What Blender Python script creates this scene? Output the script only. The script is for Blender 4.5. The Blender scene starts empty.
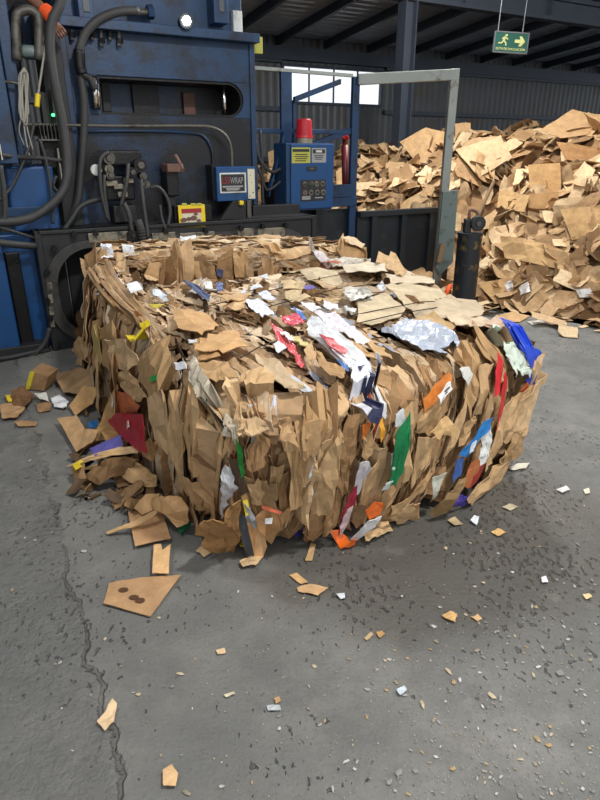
import bpy, bmesh, math, random
from mathutils import Vector, Matrix, noise
from mathutils.bvhtree import BVHTree

S = bpy.context.scene
COL = S.collection
random.seed(7)

# ------------------------------------------------------------------ camera, sky, lamps, exposure
CAMZ = 1.6
PITCH = math.radians(22.6)
CP, SP = math.cos(PITCH), math.sin(PITCH)
cam = bpy.data.cameras.new('camera')
cam.sensor_fit = 'VERTICAL'
cam.sensor_height = 24.0
cam.lens = 18.0
cam.clip_end = 200
camo = bpy.data.objects.new('camera', cam)
camo.location = (0, 0, CAMZ)
camo.rotation_euler = (math.pi / 2 - PITCH, 0, 0)
COL.objects.link(camo)
S.camera = camo

W = bpy.data.worlds.new('overcast_sky')
S.world = W
W.use_nodes = True
wn = W.node_tree.nodes
wn['Background'].inputs[0].default_value = (0.95, 0.97, 1.0, 1)
wn['Background'].inputs[1].default_value = 1.08

S.view_settings.view_transform = 'Standard'
S.view_settings.look = 'None'
S.view_settings.exposure = 0.12
S.view_settings.gamma = 1.0
S.view_settings.use_curve_mapping = False


def lamp(name, kind, loc, target, energy, color, size=0.3, angle=None):
    l = bpy.data.lights.new(name, kind)
    l.energy = energy
    l.color = color
    if kind == 'AREA':
        l.shape = 'DISK'
        l.size = size
    elif kind == 'SPOT':
        l.shadow_soft_size = size
        l.spot_size = angle
        l.spot_blend = 0.6
    else:
        l.shadow_soft_size = size
    o = bpy.data.objects.new(name, l)
    o.location = loc
    d = Vector(target) - Vector(loc)
    o.rotation_euler = d.to_track_quat('-Z', 'Y').to_euler()
    COL.objects.link(o)
    return o


# high-bay lamps under the roof: one over the heap behind the bale, one over the yard behind the camera
lamp('high_bay_lamp_heap', 'POINT', (1.9, 7.6, 4.05), (2.0, 6.2, 0.0), 500, (1.0, 0.97, 0.92), 0.22)
lamp('high_bay_lamp_yard', 'AREA', (1.7, 0.7, 5.0), (0.4, 3.2, 0.3), 185, (1.0, 0.97, 0.93), 0.45)
lamp('fill_lamp_left', 'AREA', (-2.2, 1.6, 5.0), (-1.2, 3.4, 0.0), 55, (1.0, 0.98, 0.96), 0.45)  # unseen lamp added as fill to brighten the left side

# ------------------------------------------------------------------ photograph geometry -> world


def ray(px, py):
    d = (px - 300) / 600.0
    v = (py - 400) / 600.0
    return Vector((d, CP - v * SP, -SP - v * CP))


CAMV = Vector((0, 0, CAMZ))


def at_z(px, py, z=0.0):
    r = ray(px, py)
    return CAMV + r * ((z - CAMZ) / r.z)


def at_y(px, py, Y):
    r = ray(px, py)
    return CAMV + r * (Y / r.y)


MA = math.radians(29.0)
M0 = Vector((-2.1, 4.97, 0))
U = Vector((math.cos(MA), math.sin(MA), 0))
B = Vector((-math.sin(MA), math.cos(MA), 0))      # away from the camera
E = -B


def at_m(px, py, dep=0.0):
    """point on a plane parallel to the baler's face, dep behind it, in baler coordinates"""
    r = ray(px, py)
    t = (dep - (CAMV - M0).dot(B)) / r.dot(B)
    p = CAMV + r * t - M0
    return Vector((p.dot(U), dep, p.z))


def m2w(p):
    return M0 + U * p[0] + B * p[1] + Vector((0, 0, p[2]))


# ------------------------------------------------------------------ materials
def srgb(r, g, b):
    f = lambda c: (c / 255 / 12.92) if c / 255 <= 0.04045 else ((c / 255 + 0.055) / 1.055) ** 2.4
    return (f(r), f(g), f(b), 1.0)


def nodes_of(m):
    m.use_nodes = True
    nt = m.node_tree
    return nt, nt.nodes, nt.links, nt.nodes['Principled BSDF']


def mat(name, col, rough=0.6, metal=0.0, var=0.25, scale=8.0, bump=0.0, bscale=60.0, dirt=None, dirt_amt=0.5, dscale=3.0, emit=None):
    m = bpy.data.materials.new(name)
    nt, N, L, P = nodes_of(m)
    P.inputs['Roughness'].default_value = rough
    P.inputs['Metallic'].default_value = metal
    tc = N.new('ShaderNodeTexCoord')
    nz = N.new('ShaderNodeTexNoise')
    nz.inputs['Scale'].default_value = scale
    nz.inputs['Detail'].default_value = 6
    L.new(tc.outputs['Object'], nz.inputs['Vector'])
    mx = N.new('ShaderNodeMix'); mx.data_type = 'RGBA'
    c = Vector(col[:3])
    mx.inputs['A'].default_value = (*(c * (1 - var)), 1)
    mx.inputs['B'].default_value = (*(c * (1 + var)), 1)
    L.new(nz.outputs['Fac'], mx.inputs['Factor'])
    out = mx.outputs['Result']
    if dirt is not None:
        n2 = N.new('ShaderNodeTexNoise')
        n2.inputs['Scale'].default_value = dscale
        n2.inputs['Detail'].default_value = 9
        n2.inputs['Roughness'].default_value = 0.7
        L.new(tc.outputs['Object'], n2.inputs['Vector'])
        rp = N.new('ShaderNodeValToRGB')
        rp.color_ramp.elements[0].position = 0.62 - 0.25 * dirt_amt
        rp.color_ramp.elements[1].position = 0.74 - 0.2 * dirt_amt
        L.new(n2.outputs['Fac'], rp.inputs['Fac'])
        m2 = N.new('ShaderNodeMix'); m2.data_type = 'RGBA'
        L.new(rp.outputs['Color'], m2.inputs['Factor'])
        L.new(out, m2.inputs['A'])
        m2.inputs['B'].default_value = dirt
        out = m2.outputs['Result']
    L.new(out, P.inputs['Base Color'])
    if bump:
        n3 = N.new('ShaderNodeTexNoise')
        n3.inputs['Scale'].default_value = bscale
        n3.inputs['Detail'].default_value = 4
        L.new(tc.outputs['Object'], n3.inputs['Vector'])
        bp = N.new('ShaderNodeBump')
        bp.inputs['Strength'].default_value = bump
        bp.inputs['Distance'].default_value = 0.01
        L.new(n3.outputs['Fac'], bp.inputs['Height'])
        L.new(bp.outputs['Normal'], P.inputs['Normal'])
    if emit:
        P.inputs['Emission Color'].default_value = (*emit[:3], 1)
        P.inputs['Emission Strength'].default_value = emit[3]
    return m


def board_mat(name, rough=0.8, attr=True, ramp=None, stains=True, spec=0.3, alpha=None):
    """paper and board: colour from the sheet's own attribute or from a per-object ramp, grain, faint flutes"""
    m = bpy.data.materials.new(name)
    nt, N, L, P = nodes_of(m)
    P.inputs['Roughness'].default_value = rough
    P.inputs['Specular IOR Level'].default_value = spec
    tc = N.new('ShaderNodeTexCoord')
    if attr:
        a = N.new('ShaderNodeVertexColor'); a.layer_name = 'Col'
        base = a.outputs['Color']
    else:
        oi = N.new('ShaderNodeObjectInfo')
        rp = N.new('ShaderNodeValToRGB')
        rp.color_ramp.interpolation = 'CONSTANT'
        els = rp.color_ramp.elements
        while len(els) < len(ramp):
            els.new(0.5)
        for i, c in enumerate(ramp):
            els[i].position = i / len(ramp)
            els[i].color = c
        L.new(oi.outputs['Random'], rp.inputs['Fac'])
        base = rp.outputs['Color']
    nz = N.new('ShaderNodeTexNoise')
    nz.inputs['Scale'].default_value = 14
    nz.inputs['Detail'].default_value = 7
    nz.inputs['Roughness'].default_value = 0.65
    L.new(tc.outputs['Object'], nz.inputs['Vector'])
    mr = N.new('ShaderNodeMapRange')
    mr.inputs['From Min'].default_value = 0.3
    mr.inputs['From Max'].default_value = 0.7
    mr.inputs['To Min'].default_value = 0.78
    mr.inputs['To Max'].default_value = 1.16
    L.new(nz.outputs['Fac'], mr.inputs['Value'])
    mul = N.new('ShaderNodeVectorMath'); mul.operation = 'SCALE'
    L.new(base, mul.inputs[0])
    L.new(mr.outputs['Result'], mul.inputs['Scale'])
    out = mul.outputs['Vector']
    if stains:
        n2 = N.new('ShaderNodeTexNoise')
        n2.inputs['Scale'].default_value = 5
        n2.inputs['Detail'].default_value = 5
        L.new(tc.outputs['Object'], n2.inputs['Vector'])
        r2 = N.new('ShaderNodeMapRange')
        r2.inputs['From Min'].default_value = 0.58
        r2.inputs['From Max'].default_value = 0.72
        r2.inputs['To Max'].default_value = 0.45
        L.new(n2.outputs['Fac'], r2.inputs['Value'])
        m2 = N.new('ShaderNodeMix'); m2.data_type = 'RGBA'; m2.blend_type = 'MULTIPLY'
        L.new(r2.outputs['Result'], m2.inputs['Factor'])
        L.new(out, m2.inputs['A'])
        m2.inputs['B'].default_value = (0.62, 0.55, 0.48, 1)
        out = m2.outputs['Result']
    L.new(out, P.inputs['Base Color'])
    n3 = N.new('ShaderNodeTexNoise')
    n3.inputs['Scale'].default_value = 45
    n3.inputs['Detail'].default_value = 4
    L.new(tc.outputs['Object'], n3.inputs['Vector'])
    bp = N.new('ShaderNodeBump')
    bp.inputs['Strength'].default_value = 0.35
    bp.inputs['Distance'].default_value = 0.008
    L.new(n3.outputs['Fac'], bp.inputs['Height'])
    L.new(bp.outputs['Normal'], P.inputs['Normal'])
    if alpha:
        P.inputs['Alpha'].default_value = alpha
    return m


TANS = [(194, 162, 122), (180, 147, 107), (204, 174, 134), (168, 135, 97), (188, 156, 118), (156, 122, 85), (200, 167, 126), (176, 144, 108)]
TOPS = [(208, 180, 146), (198, 168, 132), (190, 160, 124), (212, 188, 156), (202, 170, 130), (184, 152, 116), (216, 196, 168), (176, 146, 112)]  # lighter tans for top and left faces: brighter light put into the colour
DTANS = [(146, 114, 79), (160, 126, 88), (132, 102, 70), (168, 133, 94), (152, 118, 80), (176, 140, 100)]
PALE = [(205, 182, 150), (196, 172, 140), (212, 190, 160), (188, 166, 138)]


def tan(pool=TANS):
    r, g, b = random.choice(pool)
    k = random.uniform(0.9, 1.07)
    return srgb(min(255, r * k), min(255, g * k), min(255, b * k))


M = {}
M['board'] = board_mat('corrugated_board')
M['print'] = board_mat('printed_paper', rough=0.45, stains=False, spec=0.5)
M['film'] = board_mat('plastic_film', rough=0.38, stains=False, spec=0.5)
M['heap'] = board_mat('heap_board', attr=False, ramp=[srgb(*c) for c in
    [(206, 176, 136), (194, 160, 120), (214, 186, 146), (182, 148, 108), (200, 167, 124), (168, 134, 96), (210, 178, 138), (218, 192, 154), (188, 154, 112), (150, 118, 82)]])
M['blue'] = mat('blue_paint', srgb(24, 57, 92), 0.45, 0.1, 0.25, 5, 0.15, 40, dirt=srgb(24, 28, 36), dirt_amt=0.5, dscale=2.2)
M['blue_clean'] = mat('cabinet_blue_paint', srgb(20, 70, 122), 0.4, 0.1, 0.15, 6, dirt=srgb(28, 42, 66), dirt_amt=0.2, dscale=5)
M['black'] = mat('black_steel', srgb(44, 45, 47), 0.55, 0.3, 0.3, 6, 0.2, 50, dirt=srgb(52, 50, 46), dirt_amt=0.25, dscale=4)
M['grey'] = mat('worn_grey_steel', srgb(92, 90, 84), 0.5, 0.4, 0.3, 9, 0.2, 70, dirt=srgb(50, 46, 42), dirt_amt=0.45, dscale=6)
M['worn'] = mat('scuffed_steel', srgb(140, 134, 118), 0.5, 0.4, 0.25, 12, 0.2, 90, dirt=srgb(52, 50, 46), dirt_amt=0.55, dscale=9)
M['grease'] = mat('greasy_dark_steel', srgb(26, 26, 28), 0.4, 0.4, 0.4, 10, 0.3, 60)
M['rubber'] = mat('black_rubber_hose', srgb(52, 53, 54), 0.6, 0, 0.25, 20, 0.15, 80)
M['chrome'] = mat('polished_rod', srgb(205, 205, 200), 0.18, 1.0, 0.1)
M['white'] = mat('white_paint', srgb(205, 208, 205), 0.5, 0, 0.1, 6, dirt=srgb(120, 116, 106), dirt_amt=0.25, dscale=5)
M['cream'] = mat('cream_label', srgb(206, 203, 180), 0.55, 0, 0.08, 6, dirt=srgb(110, 84, 60), dirt_amt=0.15, dscale=14)
M['yellow'] = mat('yellow_sign', srgb(226, 200, 40), 0.5, 0, 0.12, 20)
M['yellowlabel'] = mat('yellow_label', srgb(176, 176, 76), 0.5, 0, 0.08, 20)
M['greasy_blue'] = mat('greasy_blue_paint', srgb(24, 50, 80), 0.4, 0.15, 0.3, 5, 0.2, 40, dirt=srgb(17, 19, 23), dirt_amt=1.0, dscale=2.0)
M['ringsteel'] = mat('ring_steel', srgb(76, 76, 74), 0.45, 0.4, 0.3, 9, 0.2, 60, dirt=srgb(44, 43, 42), dirt_amt=0.5, dscale=5)
M['red'] = mat('red_lens', srgb(176, 28, 40), 0.3, 0, 0.1, 12)
M['dred'] = mat('dark_red_paint', srgb(100, 26, 32), 0.45, 0, 0.2, 9)
M['orange'] = mat('orange_band', srgb(242, 92, 40), 0.6, 0, 0.08, 20)
M['greensign'] = mat('green_sign', srgb(15, 62, 52), 0.45, 0, 0.1, 10)
M['signink'] = mat('pale_sign_print', srgb(160, 160, 104), 0.5, 0, 0.08, 30)
M['ink'] = mat('dark_print', srgb(38, 40, 42), 0.5, 0, 0.1, 30)
M['inkred'] = mat('red_print', srgb(150, 40, 44), 0.5, 0, 0.1, 30)
M['inkgrey'] = mat('grey_print', srgb(150, 152, 152), 0.5, 0, 0.1, 30)
M['panel'] = mat('dark_panel', srgb(36, 38, 44), 0.35, 0, 0.15, 14)
M['galv'] = mat('galvanised_sheet', srgb(84, 88, 92), 0.5, 0.3, 0.2, 3, dirt=srgb(84, 78, 70), dirt_amt=0.35, dscale=1.2)
M['rooft'] = mat('roof_sheet', srgb(190, 200, 212), 0.4, 0.5, 0.3, 1.5)
M['purlin'] = mat('roof_steel', srgb(66, 74, 86), 0.55, 0.3, 0.2, 4)
M['frame'] = mat('gate_paint', srgb(140, 146, 142), 0.5, 0.1, 0.15, 6, dirt=srgb(96, 88, 74), dirt_amt=0.3, dscale=7)
M['greygreen'] = mat('grey_green_paint', srgb(104, 120, 118), 0.5, 0.1, 0.15, 6, dirt=srgb(66, 62, 54), dirt_amt=0.3, dscale=7)
M['hopper'] = mat('dark_blue_black_steel', srgb(36, 42, 48), 0.5, 0.2, 0.3, 5, 0.15, 40, dirt=srgb(66, 68, 66), dirt_amt=0.2, dscale=3)
M['bollard'] = mat('black_bollard_paint', srgb(34, 38, 44), 0.45, 0.2, 0.25, 9, 0.2, 60, dirt=srgb(138, 112, 44), dirt_amt=0.28, dscale=7)
M['wood'] = mat('weathered_wood', srgb(140, 112, 80), 0.7, 0, 0.2, 20)
M['skin'] = mat('skin', srgb(128, 88, 70), 0.55, 0, 0.1, 12)
M['cloth'] = mat('work_clothes', srgb(60, 62, 70), 0.8, 0, 0.2, 16)
M['hair'] = mat('black_hair', srgb(24, 20, 18), 0.6, 0, 0.2, 40)
M['wire'] = mat('baling_wire', srgb(70, 66, 62), 0.4, 0.7, 0.2, 40)
M['glow'] = mat('lamp_lens', srgb(255, 255, 255), 0.3, 0, 0.02, emit=(0.92, 0.96, 1.0, 40))
M['led'] = mat('green_indicator', srgb(30, 220, 90), 0.3, 0, 0.02, emit=(0.1, 1.0, 0.3, 2.5))
M['cord'] = mat('pale_cord', srgb(150, 148, 138), 0.8, 0, 0.2, 40)
M['rust'] = mat('rusted_steel', srgb(112, 84, 74), 0.7, 0.2, 0.3, 14)
gl = bpy.data.materials.new('window_glass')
nt, N, L, P = nodes_of(gl)
P.inputs['Transmission Weight'].default_value = 1.0
P.inputs['Roughness'].default_value = 0.1
P.inputs['IOR'].default_value = 1.05
P.inputs['Base Color'].default_value = (0.95, 0.98, 1, 1)
M['glass'] = gl


# ------------------------------------------------------------------ mesh helpers
class MB:
    def __init__(s):
        s.v = []; s.f = []; s.c = []; s.smooth = False

    def add(s, vs, fs, col=None):
        o = len(s.v)
        s.v += [tuple(v) for v in vs]
        s.f += [tuple(i + o for i in f) for f in fs]
        if col is not None:
            s.c += [col] * len(vs)
        return s

    def box(s, x0, x1, y0, y1, z0, z1):
        x0, x1 = min(x0, x1), max(x0, x1); y0, y1 = min(y0, y1), max(y0, y1); z0, z1 = min(z0, z1), max(z0, z1)
        vs = [(x, y, z) for z in (z0, z1) for y in (y0, y1) for x in (x0, x1)]
        return s.add(vs, [(0, 2, 3, 1), (4, 5, 7, 6), (0, 1, 5, 4), (2, 6, 7, 3), (0, 4, 6, 2), (1, 3, 7, 5)])

    def prism(s, poly, y0, y1):
        """(x, z) outline pushed from y0 to y1"""
        n = len(poly)
        vs = [(x, y0, z) for x, z in poly] + [(x, y1, z) for x, z in poly]
        fs = [tuple(range(n)), tuple(range(2 * n - 1, n - 1, -1))]
        fs += [(i, i + n, (i + 1) % n + n, (i + 1) % n) for i in range(n)]
        return s.add(vs, fs)

    def ring(s, inner, outer, y0, y1):
        n = len(inner)
        vs = [(x, y0, z) for x, z in inner] + [(x, y0, z) for x, z in outer] + [(x, y1, z) for x, z in inner] + [(x, y1, z) for x, z in outer]
        fs = []
        for i in range(n):
            j = (i + 1) % n
            fs += [(i, j, j + n, i + n), (i + 2 * n, i + 3 * n, j + 3 * n, j + 2 * n), (i, i + 2 * n, j + 2 * n, j), (i + n, j + n, j + 3 * n, i + 3 * n)]
        return s.add(vs, fs)

    def tube(s, pts, r, n=8, r1=None):
        pts = [Vector(p) for p in pts]
        m = len(pts)
        vs = []; fs = []
        ref = Vector((0.13, 0.27, 0.95)).normalized()
        for i, p in enumerate(pts):
            t = (pts[min(i + 1, m - 1)] - pts[max(i - 1, 0)]).normalized()
            a = t.cross(ref)
            if a.length < 0.05:
                a = t.cross(Vector((1, 0, 0)))
            a.normalize(); b = t.cross(a)
            rr = r if r1 is None else r + (r1 - r) * i / (m - 1)
            for k in range(n):
                q = 2 * math.pi * k / n
                vs.append(p + a * (rr * math.cos(q)) + b * (rr * math.sin(q)))
        for i in range(m - 1):
            for k in range(n):
                fs.append((i * n + k, i * n + (k + 1) % n, (i + 1) * n + (k + 1) % n, (i + 1) * n + k))
        fs.append(tuple(range(n - 1, -1, -1)))
        fs.append(tuple((m - 1) * n + k for k in range(n)))
        return s.add(vs, fs)

    def cyl(s, a, b, r, n=16, r1=None):
        return s.tube([a, b], r, n, r1)

    def build(s, name, m, parent=None, smooth=False, bevel=0.0):
        me = bpy.data.meshes.new(name)
        me.from_pydata(s.v, [], s.f)
        if s.c:
            a = me.color_attributes.new('Col', 'FLOAT_COLOR', 'POINT')
            a.data.foreach_set('color', [x for c in s.c for x in c])
        me.materials.append(M[m] if isinstance(m, str) else m)
        if smooth:
            me.polygons.foreach_set('use_smooth', [True] * len(me.polygons))
        me.update()
        o = bpy.data.objects.new(name, me)
        COL.objects.link(o)
        if parent is not None:
            o.parent = parent
        if bevel:
            b = o.modifiers.new('bevel', 'BEVEL')
            b.width = bevel; b.segments = 2; b.limit_method = 'ANGLE'
        return o


def spline(pts, k=6):
    """Catmull-Rom through points"""
    pts = [Vector(p) for p in pts]
    if len(pts) < 3:
        return pts
    out = []
    P_ = [pts[0] * 2 - pts[1]] + pts + [pts[-1] * 2 - pts[-2]]
    for i in range(1, len(P_) - 2):
        p0, p1, p2, p3 = P_[i - 1:i + 3]
        for j in range(k):
            t = j / k
            out.append(0.5 * ((2 * p1) + (p2 - p0) * t + (2 * p0 - 5 * p1 + 4 * p2 - p3) * t * t + (3 * p1 - p0 - 3 * p2 + p3) * t ** 3))
    out.append(pts[-1])
    return out


def tag(o, label, cat, group=None):
    o['label'] = label
    o['category'] = cat
    if group:
        o['group'] = group
    return o


def empty(name, loc=(0, 0, 0), rz=0.0, label=None, cat=None, group=None):
    o = bpy.data.objects.new(name, None)
    o.empty_display_size = 0.1
    o.location = loc
    o.rotation_euler = (0, 0, rz)
    COL.objects.link(o)
    if label:
        tag(o, label, cat, group)
    return o


def structure(o, kind='structure'):
    o['kind'] = kind
    return o


def sheet_mesh(name, pts, nrm, col, m, thick=0.004, crum=0.01, cuts=2, freq=9.0, parent=None, project=None, shade=False, tilt=0.0, floor_z=None, jag=0.35):
    """a sheet of board: polygon of world points, cut finer, crumpled along nrm, given thickness"""
    bm = bmesh.new()
    vs = [bm.verts.new(p) for p in pts]
    f = bm.faces.new(vs)
    bmesh.ops.triangulate(bm, faces=[f])
    for _ in range(cuts):
        bmesh.ops.subdivide_edges(bm, edges=bm.edges[:], cuts=1, use_grid_fill=True)
    sd = Vector((random.uniform(-50, 50), random.uniform(-50, 50), random.uniform(-50, 50)))
    cen = sum((v.co for v in bm.verts), Vector()) / len(bm.verts)
    td = Vector((random.uniform(-1, 1), random.uniform(-1, 1), random.uniform(-1, 1))).normalized() * tilt
    for v in bm.verts:
        n = nrm
        if project:
            p, n = project(v.co)
            v.co = p
        q = v.co * freq + sd
        h = noise.noise(q) + 0.9 * abs(noise.noise(q * 1.9 + sd)) + 0.5 * abs(noise.noise(q * 4.3 + sd))
        h += (v.co - cen).dot(td) / max(crum, 1e-4)
        v.co = v.co + n * (crum * h)
        v.co = v.co + noise.noise_vector(q * 3) * (crum * jag)
        if floor_z is not None:
            v.co.z = max(v.co.z, floor_z)
    bm.normal_update()
    if thick:
        edge = [e for e in bm.edges if len(e.link_faces) == 1]
        mate = {v: bm.verts.new(v.co - v.normal * thick) for v in bm.verts[:]}
        for f in bm.faces[:]:
            bm.faces.new([mate[v] for v in reversed(f.verts)])
        for e in edge:
            l = e.link_loops[0]
            p, q = l.vert, l.link_loop_next.vert
            bm.faces.new((q, p, mate[p], mate[q]))
        bm.normal_update()
    me = bpy.data.meshes.new(name)
    bm.to_mesh(me)
    bm.free()
    a = me.color_attributes.new('Col', 'FLOAT_COLOR', 'POINT')
    a.data.foreach_set('color', list(col) * len(me.vertices))
    me.materials.append(M[m])
    if shade:
        me.polygons.foreach_set('use_smooth', [True] * len(me.polygons))
    o = bpy.data.objects.new(name, me)
    COL.objects.link(o)
    if parent is not None:
        o.parent = parent
    return o

# ------------------------------------------------------------------ floor
def floor_material():
    m = bpy.data.materials.new('concrete_floor')
    nt, N, L, P = nodes_of(m)

    def math_(op, a=None, b=None, c=None):
        n = N.new('ShaderNodeMath'); n.operation = op
        for i, x in enumerate((a, b, c)):
            if x is None:
                continue
            if isinstance(x, (int, float)):
                n.inputs[i].default_value = x
            else:
                L.new(x, n.inputs[i])
        return n.outputs[0]

    def noise_(scale, detail=6, rough=0.6, vec=None):
        n = N.new('ShaderNodeTexNoise')
        n.inputs['Scale'].default_value = scale
        n.inputs['Detail'].default_value = detail
        n.inputs['Roughness'].default_value = rough
        L.new(vec or tc.outputs['Object'], n.inputs['Vector'])
        return n.outputs['Fac']

    def step(x, a, b, lo=0.0, hi=1.0):
        n = N.new('ShaderNodeMapRange'); n.interpolation_type = 'SMOOTHSTEP'
        L.new(x, n.inputs['Value'])
        n.inputs['From Min'].default_value = a; n.inputs['From Max'].default_value = b
        n.inputs['To Min'].default_value = lo; n.inputs['To Max'].default_value = hi
        return n.outputs['Result']

    def mix(f, a, b, blend='MIX'):
        n = N.new('ShaderNodeMix'); n.data_type = 'RGBA'; n.blend_type = blend
        if isinstance(f, float):
            n.inputs['Factor'].default_value = f
        else:
            L.new(f, n.inputs['Factor'])
        for x, k in ((a, 'A'), (b, 'B')):
            if isinstance(x, tuple):
                n.inputs[k].default_value = x
            else:
                L.new(x, n.inputs[k])
        return n.outputs['Result']

    tc = N.new('ShaderNodeTexCoord')
    sep = N.new('ShaderNodeSeparateXYZ'); L.new(tc.outputs['Object'], sep.inputs[0])
    X, Y = sep.outputs[0], sep.outputs[1]
    big = noise_(0.9, 5)
    mid = noise_(4.5, 8, 0.65)
    fine = noise_(70, 5, 0.7)
    col = mix(step(big, 0.35, 0.65), srgb(110, 111, 108), srgb(134, 133, 128))
    col = mix(step(mid, 0.35, 0.7), col, srgb(108, 108, 105))
    col = mix(step(fine, 0.5, 0.75, 0, 0.5), col, srgb(82, 83, 83))
    # dirty wet patch under the bale, its cast shadow painted into the tone
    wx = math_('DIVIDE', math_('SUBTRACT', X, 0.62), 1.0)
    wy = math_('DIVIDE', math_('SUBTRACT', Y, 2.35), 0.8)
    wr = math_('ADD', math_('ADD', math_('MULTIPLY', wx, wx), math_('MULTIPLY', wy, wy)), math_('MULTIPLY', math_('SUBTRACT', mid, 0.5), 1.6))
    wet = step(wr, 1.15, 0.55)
    # pits knocked into the slab
    mp = N.new('ShaderNodeMapping'); mp.inputs['Scale'].default_value = (46, 28, 1)
    mp.inputs['Rotation'].default_value = (0, 0, 0.6)
    L.new(tc.outputs['Object'], mp.inputs['Vector'])
    where = noise_(1.5, 4)
    thr = math_('SUBTRACT', step(where, 0.4, 0.62, 0.72, 0.6), math_('MULTIPLY', wet, 0.05))
    pit = step(math_('SUBTRACT', noise_(1.0, 3, 0.5, mp.outputs[0]), thr), 0.0, 0.05)
    col = mix(math_('MULTIPLY', pit, 0.6), col, srgb(60, 59, 56))
    # rough edge of an older slab on the left, with a crack along it
    d = math_('ADD', math_('MULTIPLY', math_('ADD', X, 0.467), -0.89), math_('MULTIPLY', math_('SUBTRACT', Y, 1.067), -0.457))
    dn = math_('ADD', d, math_('MULTIPLY', math_('SUBTRACT', noise_(5, 5), 0.5), 0.16))
    left = step(dn, -0.02, 0.03)
    crack = math_('MULTIPLY', step(math_('ABSOLUTE', dn), 0.012, 0.003), step(noise_(2.2, 2), 0.42, 0.6))
    col = mix(math_('MULTIPLY', left, 0.35), col, srgb(92, 93, 92))
    col = mix(math_('MULTIPLY', crack, 0.45), col, srgb(62, 62, 62))
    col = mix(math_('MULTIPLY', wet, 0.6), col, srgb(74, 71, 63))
    # pale dusty scuffs
    dust = math_('MULTIPLY', step(noise_(2.6, 7, 0.7), 0.55, 0.72), 0.35)
    col = mix(dust, col, srgb(156, 153, 143))
    L.new(col, P.inputs['Base Color'])
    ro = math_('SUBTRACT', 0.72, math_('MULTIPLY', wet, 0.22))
    ro = math_('ADD', ro, math_('MULTIPLY', math_('SUBTRACT', mid, 0.5), 0.25))
    L.new(ro, P.inputs['Roughness'])
    h = math_('ADD', math_('MULTIPLY', mid, 0.5), math_('MULTIPLY', fine, 0.16))
    h = math_('SUBTRACT', h, math_('MULTIPLY', pit, 0.55))
    h = math_('SUBTRACT', h, math_('MULTIPLY', crack, 0.5))
    h = math_('ADD', h, math_('MULTIPLY', math_('MULTIPLY', left, noise_(22, 5, 0.65)), 0.9))
    bp = N.new('ShaderNodeBump'); bp.inputs['Strength'].default_value = 0.9; bp.inputs['Distance'].default_value = 0.028
    L.new(h, bp.inputs['Height']); L.new(bp.outputs[0], P.inputs['Normal'])
    return m


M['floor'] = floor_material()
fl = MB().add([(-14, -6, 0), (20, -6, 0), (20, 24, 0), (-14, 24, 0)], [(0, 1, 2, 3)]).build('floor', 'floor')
structure(fl)

# ------------------------------------------------------------------ shed shell (same bearing as the baler)
W0 = Vector((0, 16, 0))


def wl(s, d, z):
    """shed coordinates: s along the back wall, d out from it towards the camera"""
    return W0 + U * s + E * d + Vector((0, 0, z))


def on_wall(px, py, d=0.0):
    r = ray(px, py)
    n = B
    t = (-d - (CAMV - W0).dot(n)) / r.dot(n)
    p = CAMV + r * t - W0
    return p.dot(U), p.z


EAVE = 3.75
SLOPE = 0.1
WS0, WS1 = -11.0, 15.0
win_a = on_wall(283, 66)
win_b = on_wall(379, 104)
wa, wb, wz1, wz0 = win_a[0], win_b[0], win_a[1], win_b[1] - 0.02


def corrugated(s0, s1, z0, z1, pitch=0.2, amp=0.025):
    mb = MB()
    n = max(2, int((s1 - s0) / pitch * 4))
    vs = []
    for i in range(n + 1):
        s = s0 + (s1 - s0) * i / n
        ph = i % 4
        off = amp if ph in (1, 2) else 0.0
        vs += [wl(s, off, z0), wl(s, off, z1)]
    mb.add(vs, [(2 * i, 2 * i + 2, 2 * i + 3, 2 * i + 1) for i in range(n)])
    return mb


wall = corrugated(WS0, wa, 0, EAVE + 0.25).build('wall_back', 'galv')
structure(wall)
for a, b, z0, z1 in ((wa, wb, 0, wz0), (wa, wb, wz1, EAVE + 0.25), (wb, WS1, 0, EAVE + 0.25)):
    corrugated(a, b, z0, z1).build('cladding_panel', 'galv', wall)
# girts on the wall
for z in (1.35, 2.45, 3.45):
    for a, b in ((WS0, wa - 0.1), (wb + 0.1, WS1)):
        mb = MB(); vs = []
        q = [wl(a, 0.03, z), wl(b, 0.03, z), wl(b, 0.14, z), wl(a, 0.14, z)]
        q2 = [p + Vector((0, 0, 0.1)) for p in q]
        mb.add(q + q2, [(0, 1, 2, 3), (7, 6, 5, 4), (0, 4, 5, 1), (1, 5, 6, 2), (2, 6, 7, 3), (3, 7, 4, 0)])
        mb.build('girt', 'purlin', wall)
# closed left side of the shed, unseen, added to cut the sky's light
lm = MB(); vs = []
n = 90
for i in range(n + 1):
    d = 15.0 * i / n
    off = 0.03 if (i % 4) in (1, 2) else 0.0
    vs += [wl(WS0 + off, d, 0), wl(WS0 + off, d, EAVE + 0.2 + SLOPE * d)]
lm.add(vs, [(2 * i, 2 * i + 2, 2 * i + 3, 2 * i + 1) for i in range(n)])
structure(lm.build('wall_left', 'galv'))
# window
wf = empty('window_1')
structure(wf)


def wbar(mb, s0, s1, z0, z1, d0=-0.04, d1=0.07):
    q = [wl(s0, d0, z0), wl(s1, d0, z0), wl(s1, d1, z0), wl(s0, d1, z0)]
    q2 = [wl(s0, d0, z1), wl(s1, d0, z1), wl(s1, d1, z1), wl(s0, d1, z1)]
    return mb.add(q + q2, [(0, 1, 2, 3), (7, 6, 5, 4), (0, 4, 5, 1), (1, 5, 6, 2), (2, 6, 7, 3), (3, 7, 4, 0)])


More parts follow.
